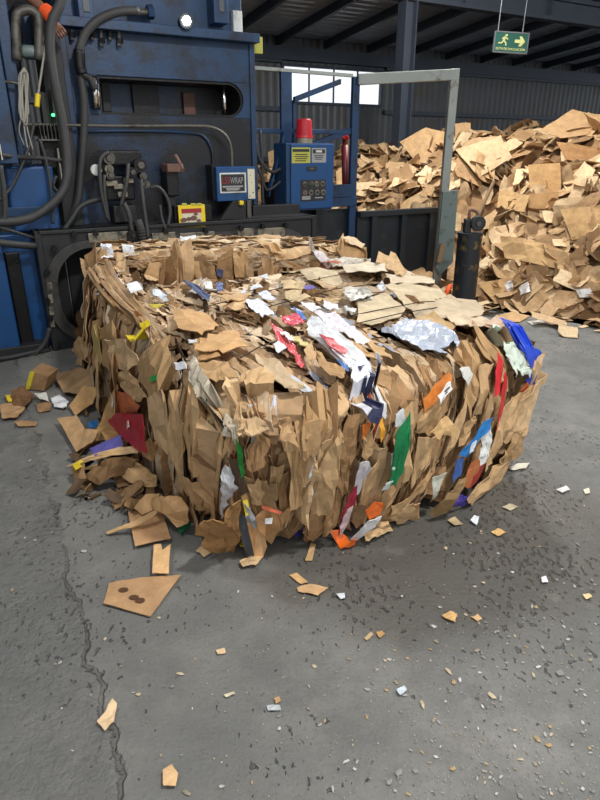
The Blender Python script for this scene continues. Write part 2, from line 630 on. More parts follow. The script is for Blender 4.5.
fm = MB()
wbar(fm, wa - 0.06, wb + 0.06, wz0 - 0.06, wz0); wbar(fm, wa - 0.06, wb + 0.06, wz1, wz1 + 0.06)
wbar(fm, wa - 0.06, wa, wz0, wz1); wbar(fm, wb, wb + 0.06, wz0, wz1)
fr = fm.build('window_frame', 'purlin', wf)
nP = 4
for i in range(nP):
    a = wa + (wb - wa) * i / nP; b = wa + (wb - wa) * (i + 1) / nP
    if i:
        mm = MB(); wbar(mm, a - 0.012, a + 0.012, wz0, wz1, -0.02, 0.03); mm.build('glazing_bar', 'purlin', wf)
    pm_ = MB(); wbar(pm_, a + 0.012, b - 0.012, wz0, wz1, -0.004, 0.004); pm_.build('pane', 'glass', wf)

# roof: ribbed sheets on joists that climb towards the camera
ROOF_D = 15.0  # carried forward over the camera, unseen, to block sky light from above


def zr(d):
    return EAVE + 0.22 + SLOPE * d


mb = MB(); vs = []
n = int(ROOF_D / 0.06)
for i in range(n + 1):
    d = -0.3 + ROOF_D * i / n
    off = 0.03 if (i % 4) in (1, 2) else 0.0
    vs += [wl(WS0, d, zr(d) + off), wl(WS1, d, zr(d) + off)]
mb.add(vs, [(2 * i, 2 * i + 1, 2 * i + 3, 2 * i + 2) for i in range(n)])
roof = mb.build('ceiling', 'rooft')
structure(roof)


def beam(mb, p, q, w, h):
    """rectangular beam hanging below the line p-q"""
    p, q = Vector(p), Vector(q)
    t = (q - p).normalized()
    a = t.cross(Vector((0, 0, 1))).normalized() * (w / 2)
    dn = Vector((0, 0, -h))
    vs = [p - a, p + a, p + a + dn, p - a + dn, q - a, q + a, q + a + dn, q - a + dn]
    return mb.add(vs, [(0, 1, 2, 3), (7, 6, 5, 4), (0, 4, 5, 1), (1, 5, 6, 2), (2, 6, 7, 3), (3, 7, 4, 0)])


s = WS0 + 0.4
while s < WS1:
    j = MB()
    beam(j, wl(s, 0.02, zr(0.02) - 0.005), wl(s, ROOF_D - 0.4, zr(ROOF_D - 0.4) - 0.005), 0.08, 0.16)
    j.build('roof_joist', 'purlin', roof)
    s += 1.25
# eave beam along the wall and girders across the shed
g = MB(); beam(g, wl(WS0, 0.12, EAVE + 0.02), wl(WS1, 0.12, EAVE + 0.02), 0.14, 0.26); structure(g.build('trim_1', 'purlin'))
GD = 4.8
zg = zr(GD) - 0.225
girder = empty('trim_2'); structure(girder)
g = MB(); beam(g, wl(WS0, GD, zg), wl(WS1, GD, zg), 0.22, 0.07); g.build('top_flange', 'purlin', girder)
g = MB(); beam(g, wl(WS0, GD, zg - 0.07), wl(WS1, GD, zg - 0.07), 0.05, 0.26); g.build('web', 'purlin', girder)
g = MB(); beam(g, wl(WS0, GD, zg - 0.33), wl(WS1, GD, zg - 0.33), 0.2, 0.06); g.build('bottom_flange', 'purlin', girder)
s = WS0 + 1
while s < WS1:
    g = MB(); beam(g, wl(s - 0.01, GD, zg - 0.07), wl(s + 0.01, GD, zg - 0.07), 0.2, 0.26); g.build('stiffener', 'purlin', girder)
    s += 2.1
# columns under the eave beam and the girder
ncol = 3


def i_column(p, top, name):
    o = empty(name); structure(o)
    for du, wu, wd in ((-0.11, 0.02, 0.22), (0.11, 0.02, 0.22), (0, 0.2, 0.016)):
        c = p + U * du
        mb = MB()
        vs = []
        for z in (0, top):
            for a, b in ((-1, -1), (1, -1), (1, 1), (-1, 1)):
                vs.append(c + U * (a * wu / 2) + E * (b * wd / 2) + Vector((0, 0, z)))
        mb.add(vs, [(3, 2, 1, 0), (4, 5, 6, 7), (0, 1, 5, 4), (1, 2, 6, 5), (2, 3, 7, 6), (3, 0, 4, 7)])
        mb.build('flange' if wd > 0.1 else 'web', 'purlin', o)
    return o


sc_, _ = on_wall(405, 60, GD)
i_column(wl(sc_, GD, 0), zg - 0.39, 'trim_3')
for i, s in enumerate((sc_ + 6.2, sc_ - 6.2)):
    i_column(wl(s, GD, 0), zg - 0.39, 'trim_%d' % (4 + i))

# ------------------------------------------------------------------ baler (built in its own coordinates: x along the face, y behind it, z up)
baler = empty('baler', M0, MA, 'big blue horizontal baler with a black discharge frame around its chamber mouth', 'baler')


def mxz(px, py, dep=0.0):
    p = at_m(px, py, dep)
    return p.x, p.z


def mbox(x0, y0, x1, y1, dep, thick, name, m, parent=baler, bevel=0.006):
    """box whose front face at depth dep fills the given outline of the photograph's measurements"""
    a = at_m(x0, y0, dep); b = at_m(x1, y1, dep)
    return MB().box(a.x, b.x, dep, dep + thick, a.z, b.z).build(name, m, parent, bevel=bevel)


def mtube(pts, r, name, m='rubber', parent=baler, k=6, n=8):
    """hose through (px, py, depth) points"""
    return MB().tube(spline([at_m(*p) for p in pts], k), r, n).build(name, m, parent, smooth=True)


# --- discharge frame
fx0, fz1 = mxz(36, 231)
fx1 = mxz(314, 222)[0]
ox0, iz_ = mxz(45, 290)
ix0 = mxz(58, 290)[0]
oz1 = mxz(150, 232.5)[1]
iz1 = mxz(150, 243)[1]
ix1 = mxz(303, 252)[0]
ox1 = ix1 + (ix0 - ox0)
iz0 = 0.10
oz0 = 0.0


def rrect(x0, x1, z0, z1, r, k=8):
    pts = []
    for cx, cz, a0 in ((x1 - r, z1 - r, 0), (x0 + r, z1 - r, 90), (x0 + r, z0 + r, 180), (x1 - r, z0 + r, 270)):
        for i in range(k + 1):
            a = math.radians(a0 + 90 * i / k)
            pts.append((cx + r * math.cos(a), cz + r * math.sin(a)))
    return pts


def outer_rect(x0, x1, z0, z1, r, k=8):
    pts = []
    cs = ((x1, z1, (0, 1), (-1, 0)), (x0, z1, (-1, 0), (0, -1)), (x0, z0, (0, -1), (1, 0)), (x1, z0, (1, 0), (0, 1)))
    for cx, cz, a, b in cs:
        # start on the side reached first going counter-clockwise, corner in the middle
        s = (cx - a[0] * 0, cz)
        for i in range(k + 1):
            t = i / (k / 2)
            if t <= 1:
                pts.append((cx - a[0] * r * (1 - t), cz - a[1] * r * (1 - t)))
            else:
                pts.append((cx + b[0] * r * (t - 1), cz + b[1] * r * (t - 1)))
    return pts


R_IN = 0.30
inner = rrect(ix0, ix1, iz0, iz1, R_IN)
plate_outer = outer_rect(fx0, fx1, 0.0, fz1, R_IN)
MB().ring(inner, plate_outer, 0.0, 0.05).build('discharge_plate', 'black', baler)
ring_out = rrect(ox0 + 0.01, ox1 - 0.01, max(0.02, iz0 - 0.07), iz1 + 0.06, R_IN + 0.06)
ring = MB().ring(inner, ring_out, -0.035, 0.0).build('chamber_ring', 'ringsteel', baler)
# bright worn bars and bolts round the mouth
for i, (px, py) in enumerate([(74, 234), (95, 233), (54, 248), (47, 272), (47, 300), (50, 318), (130, 232), (165, 231), (205, 230), (240, 228), (262, 226), (285, 225)]):
    p = at_m(px, py, -0.035)
    MB().cyl((p.x, -0.075, p.z), (p.x, -0.03, p.z), 0.024, 6).build('bolt', 'grease', baler)
for x0, x1 in ((88, 131), (152, 176), (180, 215), (238, 254), (258, 285)):
    mbox(x0, 233.5 if x0 < 200 else 229, x1, 240 if x0 < 200 else 236, -0.045, 0.02, 'wear_bar', 'worn', bevel=0.003)
# top lip of the frame, side returns, chamber walls
MB().box(fx0, fx1, -0.02, 0.32, fz1 - 0.03, fz1).build('frame_lip', 'black', baler, bevel=0.005)
MB().box(fx0 - 0.02, fx0 + 0.03, -0.02, 0.3, 0.0, fz1).build('frame_side', 'black', baler, bevel=0.005)
MB().box(fx1 - 0.03, fx1 + 0.02, -0.02, 0.3, 0.0, fz1).build('frame_side', 'black', baler, bevel=0.005)
seams = [ix0 - 0.02, at_m(70, 290, 0.35).x, (ix0 + ix1) / 2, ix1 + 0.02]
for a, b in zip(seams[:-1], seams[1:]):
    MB().box(a + 0.006, b - 0.006, 0.34, 0.40, 0.02, fz1 - 0.04).build('chamber_panel', 'black', baler, bevel=0.008)
MB().box(ix0 - .04, ix0 - .01, 0.05, 0.40, 0.0, fz1 - .03).build('chamber_wall', 'black', baler)
MB().box(ix1 + .01, ix1 + .04, 0.05, 0.40, 0.0, fz1 - .03).build('chamber_wall', 'black', baler)
MB().box(ix0, ix1, 0.05, 0.34, 0.02, iz0).build('chamber_floor', 'grease', baler)

# --- blue press body with a slot
D = 0.34
bx0, bz1 = mxz(62, 45, D)
bx1, _ = mxz(253, 100, D)
bz0 = fz1 - 0.02
sx0, sz1 = mxz(97, 77, D)
sx1, sz0 = mxz(244, 116, D)
bz1 = mxz(160, 30, D)[1]
sz1 = mxz(170, 79, D)[1]
sz0 = mxz(170, 116, D)[1]
T = 0.06
r = (sz1 - sz0) / 2
body_top = MB().box(bx0, bx1, D, D + T, sz1, bz1).build('press_plate', 'blue', baler, bevel=0.004)
MB().box(bx0, bx1, D, D + T, bz0, sz0).build('press_plate', 'greasy_blue', baler, bevel=0.004)
MB().box(bx0, sx0, D, D + T, sz0, sz1).build('press_plate', 'blue', baler)
arc = [(sx1 - r + r * math.cos(math.radians(a)), (sz0 + sz1) / 2 + r * math.sin(math.radians(a))) for a in range(-90, 91, 15)]
MB().prism([(bx1, sz0)] + [(bx1, sz1)] + arc[::-1], D, D + T).build('press_plate', 'blue', baler)
rim = [(sx0, sz0)] + arc + [(sx0, sz1)]
rim_in = [(sx0 + 0.02, sz0 + 0.02)] + [((x - 0.0) - 0.02 * (x - (sx1 - r)) / r, z - 0.02 * (z - (sz0 + sz1) / 2) / r) for x, z in arc] + [(sx0 + 0.02, sz1 - 0.02)]
MB().ring(rim_in, rim, D + 0.02, D + 0.5).build('slot_lining', 'grease', baler)
MB().box(sx0 - 0.02, sx1 + 0.02, D + 0.42, D + 0.46, sz0 - 0.05, sz1 + 0.05).build('slot_back', 'greasy_blue', baler)
# greasy scraper plates and rods seen in the slot
mbox(131, 80, 160, 115, D + 0.38, 0.03, 'ram_plate', 'grease')
mbox(100, 79, 112, 112, D + 0.36, 0.03, 'ram_plate', 'black')
mbox(183, 92, 196, 115, D + 0.38, 0.03, 'ram_plate', 'rust')
for (x, y0, y1, rr) in ((223.5, 85, 117, 0.022), (94, 76, 109, 0.03), (97.5, 80, 110, 0.012)):
    a = at_m(x, y0, D + 0.1 if x > 200 else D - 0.06); b = at_m(x + 1.5, y1, D + 0.1 if x > 200 else D - 0.06)
    MB().cyl(a, b, rr, 12).build('guide_rod', 'chrome', baler, smooth=True)
# side cheeks, top flange, posts above
MB().box(bx0 - 0.03, bx0 + 0.03, D - 0.03, D + 0.9, bz0, bz1).build('side_cheek', 'blue', baler, bevel=0.006)
MB().box(bx1 - 0.03, bx1 + 0.02, D - 0.02, D + 0.9, bz0, bz1).build('side_cheek', 'blue', baler, bevel=0.006)
ft = mxz(160, 24, D - 0.12)[1]; fb = mxz(160, 34, D - 0.12)[1]
MB().box(bx0 - 0.03, bx1 + 0.03, D - 0.12, D + 0.95, fb, ft).build('top_flange', 'blue', baler, bevel=0.006)
MB().box(bx0 + 0.02, bx1 - 0.02, D + 0.15, D + 0.9, ft, ft + 0.35).build('crosshead', 'blue', baler, bevel=0.01)
for px in (72, 81, 92, 101, 110, 119):
    a = at_m(px, 30, D - 0.05); b = at_m(px, 30 + (16 if px in (101, 119) else 10), D - 0.05)
    MB().cyl((a.x, D - 0.05, a.z), (b.x, D - 0.05, b.z), 0.014, 8).build('stud', 'grey', baler)
    MB().cyl((a.x, D - 0.05, b.z + 0.02), (a.x, D - 0.05, b.z + 0.055), 0.024, 6).build('nut', 'grease', baler)
for x0, x1, y0 in ((76, 95, -12), (213, 229, -12)):
    mbox(x0, y0, x1, 24, D - 0.02, 0.2, 'upright_post', 'blue')
    mbox(x0 + 6, -2, x1 - 5, 12, D - 0.03, 0.012, 'guide_strip', 'galv', bevel=0.002)
mbox(233, 10, 243, 35, D + 0.1, 0.06, 'pale_cover', 'white')
mbox(253, 36, 263, 54, D + 0.02, 0.03, 'end_bracket', 'yellowlabel')
# rod end and nut on the crosshead
a = at_m(130, 12, D + 0.05); b = at_m(147, 12, D + 0.05)
MB().cyl(a, b, 0.026, 10).build('threaded_rod', 'grey', baler)
a = at_m(147, 12, D + 0.05); b = at_m(153, 12, D + 0.05)
MB().cyl(a, b, 0.055, 6).build('rod_nut', 'blue', baler)
# stain-proof raised rim line on the lower plate
rim_pts = [(70, 132, D - 0.012), (130, 131, D - 0.012), (190, 133, D - 0.012), (205, 138, D - 0.012), (212, 152, D - 0.012), (213, 170, D - 0.012)]
mtube(rim_pts, 0.014, 'weld_bead', 'blue')
mtube([(0, 124, 0.22), (60, 125, 0.22), (130, 126, 0.22), (195, 126, 0.22), (214, 128, 0.22), (226, 136, 0.22), (231, 148, 0.22), (232, 168, 0.22)], 0.013, 'conduit', 'grey')

# --- left hand columns, cabinets and shelves
def mcol(x0, x1, yref, y0, y1, dep, thick, name, m, bevel=0.008):
    """upright box: its width read on one row of the photograph, its height between two"""
    a = at_m(x0, yref, dep); b = at_m(x1, yref, dep)
    xm = (x0 + x1) / 2
    return MB().box(a.x, b.x, dep, dep + thick, max(0, at_m(xm, y1, dep).z), at_m(xm, y0, dep).z).build(name, m, baler, bevel=bevel)


mcol(-30, 5, 80, -40, 164, -0.06, 0.1, 'side_column', 'blue')
mcol(6, 19, 80, -40, 164, 0.14, 0.1, 'side_column', 'blue')
mcol(4, 53, 170, 166, 232, 0.16, 0.2, 'hydraulic_tank', 'blue_clean', 0.02)
mcol(6, 43, 300, 234, 352, 0.16, 0.2, 'tank_base', 'blue_clean', 0.01)
mcol(6, 51, 212, 207, 216, 0.145, 0.03, 'tank_band', 'blue', 0.004)
mcol(13, 27, 300, 252, 346, 0.1, 0.05, 'gap_shade_plate', 'grease')  # dark plate painting the shade of the gap beside the tank
mcol(-14, 12, 300, 236, 352, 0.02, 0.1, 'side_column', 'blue_clean')
for i in range(4):
    mbox(47 + i * .8, 283 + i * 12, 53 + i * .8, 291 + i * 12, -0.045, 0.02, 'wear_bar', 'worn', bevel=0.003)
mbox(18, 8, 60, 60, 0.62, 0.1, 'back_panel', 'blue')
mbox(56, 8, 66, 232, 0.28, 0.3, 'side_plate', 'black')
mtube([(17, 60, 0.12), (16, 22, 0.12), (19, 13, 0.12), (27, 10, 0.12), (35, 13, 0.12), (39, 22, 0.12), (39, 60, 0.12)], 0.035, 'hoop_guard', 'grey', n=10)
a = at_m(18, 51, 0.16); b = at_m(48, 53, 0.16)
MB().cyl(a, b, 0.045, 12).build('cross_pipe', 'greygreen', baler, smooth=True)
for i in range(6):
    mbox(39 + i * 3.7, 124, 42 + i * 3.7, 139, 0.14, 0.1, 'cooling_fin', 'grey', bevel=0.002)
mbox(38, 139, 62, 141, 0.13, 0.12, 'fin_tray', 'grey', bevel=0.002)
mbox(40, 141, 62, 168, 0.24, 0.1, 'terminal_box', 'grease')
mbox(57, 148, 63, 180, 0.2, 0.04, 'paper_tag', 'cream', bevel=0.001)
mbox(39, 92, 52, 124, 0.22, 0.12, 'relay_box', 'black')
mbox(50, 88, 58, 118, 0.2, 0.06, 'relay_box', 'grey')
p = at_m(53, 115, 0.19)
MB().cyl((p.x, 0.17, p.z), (p.x, 0.2, p.z), 0.012, 10).build('green_indicator', 'led', baler)
mbox(-1, 144, 3, 160, -0.14, 0.02, 'pale_sticker', 'cream', bevel=0.001)
# dark gap and feet at the bottom left
mbox(-20, 352, 52, 366, 0.0, 0.4, 'base_beam', 'black')

# --- hoses
mtube([(64, -14, 0.05), (60, 4, 0.05), (52, 22, 0.05), (50, 45, 0.05), (52, 66, 0.05), (57, 95, 0.05), (63, 125, 0.05), (66.5, 155, 0.04), (66, 182, 0.02), (57, 199, 0), (38, 214, -0.02), (18, 221, -0.1), (-12, 222, -0.16)], 0.036, 'hydraulic_hose', n=10)
mtube([(138, 11, 0.26), (118, 12, 0.22), (98, 20, 0.2), (84, 36, 0.2), (79, 56, 0.2), (81, 76, 0.22), (84, 100, 0.22), (84, 130, 0.22), (81, 170, 0.22), (78, 200, 0.2), (70, 224, 0.2)], 0.033, 'hydraulic_hose', n=10)
mtube([(79, 50, 0.2), (80, 66, 0.2), (82, 74, 0.2)], 0.043, 'hose_clamp', 'grease', n=10)
mtube([(82, 74, 0.2), (90, 79, 0.2), (95, 90, 0.2)], 0.03, 'hose_branch', 'black', n=8)
mtube([(-12, 240, -0.16), (10, 244, -0.14), (36, 246, -0.03)], 0.028, 'hydraulic_hose')
mtube([(106, 199, 0.1), (92, 201, 0.1), (80, 207, 0.1), (71, 220, 0.1), (64, 230, 0.1)], 0.022, 'hydraulic_hose')
mtube([(-12, 372, -0.15), (10, 366, -0.1), (30, 357, -0.06), (44, 344, -0.05), (50, 328, -0.05)], 0.022, 'hydraulic_hose')
mtube([(-12, 360, -0.15), (12, 357, -0.1), (34, 352, -0.06), (50, 350, 0.0)], 0.02, 'hydraulic_hose')
mtube([(0, 155, -0.13), (18, 157, 0.0), (40, 158, 0.1), (62, 161, 0.12)], 0.018, 'hydraulic_hose')
mtube([(34, 124, 0.08), (28, 150, 0.06), (14, 182, 0.0), (0, 200, -0.13)], 0.012, 'signal_cable')
mtube([(40, 140, 0.1), (47, 165, 0.1), (52, 200, 0.08), (53, 224, 0.05)], 0.012, 'signal_cable')
mtube([(0, 165, -0.14), (4, 190, -0.14), (5, 215, -0.14), (2, 222, -0.14)], 0.02, 'signal_cable')
mtube([(-4, 226, -0.14), (12, 231, -0.13), (34, 238, -0.02)], 0.012, 'signal_cable')
mtube([(56, 176, 0.18), (53, 186, 0.16), (60, 192, 0.15), (66, 184, 0.15)], 0.014, 'signal_cable')
# cord with a yellow plug, and a hank of pale rope
mtube([(46, 44, 0.08), (43, 62, 0.08), (40, 82, 0.08), (38, 95, 0.08)], 0.008, 'plug_cord', 'cord')
mtube([(38, 94, 0.08), (37.5, 100, 0.08), (37, 107, 0.08)], 0.02, 'yellow_plug', 'yellow')
hank = MB()
for i in range(9):
    x = 19 + i * 1.1
    y0 = 70 + random.uniform(-3, 4); y1 = 117 + random.uniform(-6, 6)
    hank.tube(spline([at_m(24, 68, 0.04), at_m(x, y0 + 8, 0.04 - 0.01 * (i % 3)), at_m(x + random.uniform(-1.5, 1.5), 95, 0.03), at_m(x + 0.5, y1, 0.04), at_m(25, y1 + 4, 0.05)], 5), 0.007, 5)
for pts in ([(22, 116), (19, 130), (24, 145)], [(25, 116), (28, 132), (33, 150)], [(23, 118), (26, 140), (30, 158)]):
    hank.tube(spline([at_m(x, y, 0.06) for x, y in pts], 5), 0.006, 5)
hank.build('rope_hank', 'cord', baler, smooth=True)
mtube([(-3, 81, 0.0), (10, 82, 0.05), (20, 84, 0.05)], 0.012, 'rope_hook', 'grey')

# --- valve cluster
VD = 0.12
mbox(108, 150, 143, 166, VD + 0.04, 0.16, 'valve_block', 'grease', bevel=0.02)
mbox(104, 176, 136, 200, VD + 0.05, 0.15, 'valve_block', 'grease', bevel=0.015)
mbox(113, 206, 138, 222, VD, 0.14, 'valve_block', 'black', bevel=0.01)
mbox(127, 232, 146, 243, -0.06, 0.02, 'hinge_plate', 'grease', bevel=0.004)
for px, py, rr, m in ((108, 158, 0.05, 'grey'), (139, 165, 0.055, 'grease'), (108, 169, 0.036, 'worn'), (109, 175, 0.034, 'grey'), (131, 172, 0.04, 'grease'), (142, 176, 0.03, 'grey'), (145, 184, 0.03, 'worn')):
    p = at_m(px, py, VD)
    MB().cyl((p.x, VD - 0.05, p.z), (p.x, VD + 0.06, p.z), rr, 14).build('fitting', m, baler)
    MB().cyl((p.x, VD - 0.075, p.z), (p.x, VD - 0.05, p.z), rr * 0.55, 6).build('fitting_nut', 'grey', baler)
for q in ((106, 181, 118, 186), (114, 184, 124, 189), (124, 178, 134, 183), (118, 192, 128, 197)):
    mbox(*q, VD + 0.0, 0.05, 'valve_lever', 'worn', bevel=0.005)
p = at_m(96, 170, VD)
MB().cyl((p.x, VD - 0.02, p.z), (p.x, VD + 0.02, p.z), 0.045, 18).build('pressure_gauge', 'white', baler, bevel=0.006)
mtube([(108, 152, 0.06), (101, 158, 0.02), (99.5, 172, 0), (102, 195, 0), (108, 220, 0)], 0.016, 'valve_hose')
mtube([(104, 175, 0.02), (105, 195, 0), (109, 222, 0)], 0.014, 'valve_hose')
mtube([(128, 164, 0.04), (127, 180, 0), (123, 198, 0), (121, 206, 0)], 0.017, 'valve_hose')
mtube([(124, 203, -0.02), (129, 214, -0.04), (132, 230, -0.05), (134, 238, -0.05)], 0.02, 'valve_hose')
mtube([(141, 180, 0.02), (143, 200, -0.02), (146, 222, -0.04), (148, 238, -0.06)], 0.016, 'valve_hose')
mtube([(150, 188, 0.02), (158, 187, 0), (166, 196, 0), (170, 210, 0), (168, 226, -0.02)], 0.014, 'valve_hose')
mtube([(160, 205, 0.02), (162, 218, 0.0), (166, 230, -0.02)], 0.013, 'valve_hose')
sp = spline([at_m(137, 220, -0.07), at_m(141, 230, -0.08), at_m(143, 245, -0.08)], 5)
MB().tube(sp, 0.026, 8).build('ribbed_hose', 'grease', baler)
rg = MB()
for i in range(len(sp) - 1):
    c = (sp[i] + sp[i + 1]) / 2; t = (sp[i + 1] - sp[i]).normalized()
    rg.cyl(c - t * 0.008, c + t * 0.008, 0.036, 10)
rg.build('hose_ribs', 'rubber', baler)
# hinged tool bracket in the middle
mbox(166, 170, 180, 196, 0.16, 0.14, 'tool_bracket', 'grease', bevel=0.01)
mbox(167, 164, 184, 172, 0.1, 0.18, 'tool_bracket', 'rust', bevel=0.008)
mtube([(175, 155, 0.14), (178, 160, 0.12), (183, 170, 0.1)], 0.016, 'bracket_lug', 'rust')
mbox(168, 196, 176, 206, 0.2, 0.1, 'bracket_arm', 'black')
# yellow warning plate
wp = mbox(178, 205.5, 206, 227, 0.0, 0.015, 'warning_plate', 'yellow', bevel=0.002)
a = at_m(181.5, 209, -0.003); b = at_m(201.5, 222.5, -0.003)
MB().box(a.x, b.x, -0.004, 0.002, a.z, b.z).build('plate_picture', 'cream', wp)
mb = MB(); a = at_m(181.5, 209, -0.006); b = at_m(201.5, 212.5, -0.006)
mb.box(a.x, b.x, -0.007, -0.003, a.z, b.z); mb.build('plate_heading', 'inkred', wp)
mb = MB()
for x, y, r in ((184, 220, 0.03), (189, 219, 0.026), (194, 218, 0.034), (199, 220.5, 0.022), (196, 214, 0.02)):
    p = at_m(x, y, -0.006)
    mb.prism([(p.x + r * math.cos(q * 1.05) * (1 + 0.3 * math.sin(q * 5)), p.z + r * 0.7 * math.sin(q * 1.05)) for q in range(6)], -0.0075, -0.003)
mb.build('plate_figures', 'rust', wp)
for x in (184, 193, 199):
    mbox(x - 2, 203.5, x + 3, 206, 0.0, 0.02, 'plate_clip', 'yellowlabel', wp, bevel=0.002)
mbox(174, 206, 213, 232, 0.05, 0.06, 'plate_carrier', 'grease')
# dark guard plates under the readout
gx = [mxz(216, 226, 0.1), mxz(233, 201, 0.1), mxz(246, 200, 0.1), mxz(246, 226, 0.1)]
MB().prism(gx, 0.1, 0.14).build('gusset', 'black', baler)
mbox(247, 200, 252, 226, 0.12, 0.04, 'readout_post', 'grey')
mbox(240, 201, 244, 205, 0.05, 0.04, 'yellow_knob', 'yellow')
mbox(62, 196, 215, 230, 0.36, 0.1, 'apron_plate', 'black')
mbox(253, 206, 300, 225, 0.25, 0.12, 'apron_plate', 'black')
# work lamp on top
lp = at_m(188, 20, D - 0.2)
MB().cyl((lp.x, D - 0.16, lp.z), (lp.x, D - 0.06, lp.z), 0.06, 16, r1=0.045).build('lamp_housing', 'black', baler, smooth=False)
MB().cyl((lp.x, D - 0.172, lp.z), (lp.x, D - 0.158, lp.z), 0.034, 16).build('lamp_lens', 'glow', baler)
MB().box(lp.x - 0.012, lp.x + 0.012, D - 0.11, D - 0.09, ft - 0.01, lp.z).build('lamp_bracket', 'black', baler)
wl_ = m2w((lp.x, D - 0.22, lp.z))
lamp('work_lamp', 'SPOT', wl_, (0.5, 2.2, 0), 60, (0.9, 0.95, 1.0), 0.04, math.radians(110))

# --- readout box
rb = empty('readout_box', (0, 0, 0), 0, 'small blue box with a dark readout screen mounted on the press front', 'control box')
rb.matrix_world = Matrix.Translation(M0) @ Matrix.Rotation(MA, 4, 'Z')
RD = 0.12
case = mbox(216, 167, 256, 200, RD, 0.3, 'case', 'blue_clean', rb, 0.006)
mbox(211.5, 165, 216.5, 200.5, RD + 0.06, 0.26, 'side_rail', 'grease', rb)
fr_ = mbox(219.5, 173, 246.5, 192.5, RD - 0.012, 0.014, 'screen_frame', 'white', rb, 0.002)
mbox(221, 174.5, 245, 191, RD - 0.016, 0.01, 'screen', 'panel', rb, 0.001)


def marks(parent, name, m, dep, items):
    mb = MB()
    for x0, y0, x1, y1 in items:
        a = at_m(x0, y0, dep); b = at_m(x1, y1, dep)
        mb.box(a.x, b.x, dep, dep + 0.003, a.z, b.z)
    return mb.build(name, m, parent)


def as_mesh(o):
    """lettering as an ordinary mesh"""
    dg = bpy.context.evaluated_depsgraph_get()
    me = bpy.data.meshes.new_from_object(o.evaluated_get(dg))
    n = bpy.data.objects.new(o.name + '_', me)
    COL.objects.link(n)
    n.parent = o.parent; n.location = o.location; n.rotation_euler = o.rotation_euler; n.scale = o.scale
    nm = o.name
    bpy.data.objects.remove(o)
    n.name = nm
    return n


def text(parent, name, body, m, x0, y0, x1, y1, dep):
    """flat lettering filling the given outline"""
    cu = bpy.data.curves.new(name, 'FONT')
    cu.body = body
    cu.align_x = 'CENTER'; cu.align_y = 'CENTER'
    cu.extrude = 0.0012
    o = bpy.data.objects.new(name, cu)
    COL.objects.link(o)
    cu.materials.append(M[m])
    a = at_m(x0, y0, dep); b = at_m(x1, y1, dep)
    o.parent = parent
    o.rotation_euler = (math.pi / 2, 0, 0)
    o.location = ((a.x + b.x) / 2, dep, (a.z + b.z) / 2)
    bpy.context.view_layer.update()
    d = o.dimensions
    o.scale = (abs(b.x - a.x) / max(d.x, 1e-4), abs(a.z - b.z) / max(d.y, 1e-4), 1)
    return as_mesh(o)


text(rb, 'red_lettering', 'LSS', 'inkred', 222, 177.5, 229.8, 184, RD - 0.019)
text(rb, 'grey_lettering', 'WRAP', 'inkgrey', 230.3, 177.8, 243, 183.8, RD - 0.019)
marks(rb, 'screen_lines', 'inkgrey', RD - 0.019, [(222.5, 186, 243, 187), (226, 188, 240, 188.8), (227, 189.4, 239, 190.2)])
mbox(247.5, 169, 255.3, 198.5, RD - 0.006, 0.01, 'cream_strip', 'cream', rb, 0.001)
for q in [(252.6, 192, 253.9, 193), (250, 175, 250.7, 175.8), (251.5, 182, 252, 182.8), (249.5, 196, 250.2, 196.7)]:
    marks(rb, 'strip_spot', 'ink', RD - 0.008, [q])

# ------------------------------------------------------------------ control cabinet on its blue post frame
cc = empty('control_cabinet', (0, 0, 0), 0, 'upright blue control cabinet with push buttons and a red beacon on top', 'control cabinet')
cc.matrix_world = Matrix.Translation(M0) @ Matrix.Rotation(MA, 4, 'Z')
CD = 0.30
mbox(286, 143, 332, 209, CD + 0.02, 0.28, 'case', 'blue', cc, 0.008)
mbox(291, 144, 333, 207.5, CD, 0.03, 'door', 'blue_clean', cc, 0.006)
lab = mbox(291.8, 147.5, 310.3, 163, CD - 0.003, 0.004, 'warning_label', 'yellowlabel', cc, 0)
marks(lab, 'label_lines', 'ink', CD - 0.005, [(292.6, 149, 309.4, 151.8), (295.5, 154, 307.5, 154.9), (294.5, 156.2, 308.5, 157), (296, 158.2, 307, 159), (295, 160.4, 306, 161.2)])
lab = mbox(312, 148, 326, 162.5, CD - 0.003, 0.004, 'white_label', 'inkgrey', cc, 0)
marks(lab, 'label_lines', 'ink', CD - 0.005, [(313, 149.4, 325, 153.3), (314.5, 155.2, 323.5, 155.9), (314.5, 157, 323, 157.7), (315, 158.8, 322, 159.5)])
marks(lab, 'label_oval', 'white', CD - 0.007, [(316, 150.2, 322, 152.4)])
lk = mbox(307, 166.5, 317, 171, CD - 0.006, 0.008, 'door_latch', 'panel', cc, 0.002)
mbox(310, 167.8, 314, 169.6, CD - 0.012, 0.008, 'latch_key', 'grey', cc, 0.002)
pn = mbox(300.5, 180, 325.5, 200.5, CD - 0.004, 0.006, 'button_panel', 'panel', cc, 0.002)
for i, (px, py, c) in enumerate([(304.5, 184.3, 'grey'), (310.8, 184.2, 'greensign'), (316.3, 183.7, 'grey'), (322, 183.7, 'ink'), (304.2, 192.6, 'rust'), (310.4, 192.5, 'ink'), (316.6, 192.3, 'ink'), (322.7, 192.1, 'ink')]):
    p = at_m(px, py, CD)
    bz = MB().cyl((p.x, CD - 0.016, p.z), (p.x, CD, p.z), 0.026, 16).build('button_ring', 'worn', cc)
    MB().cyl((p.x, CD - 0.026, p.z), (p.x, CD - 0.012, p.z), 0.015, 14).build('push_button', c, bz)
marks(pn, 'panel_print', 'inkgrey', CD - 0.006, [(302, 196.3, 310.5, 197.4), (302, 198, 310.5, 199.4), (315, 197.2, 323, 198)])
p = at_m(305, 140, CD + 0.1)
ct = at_m(305, 143, CD + 0.02).z
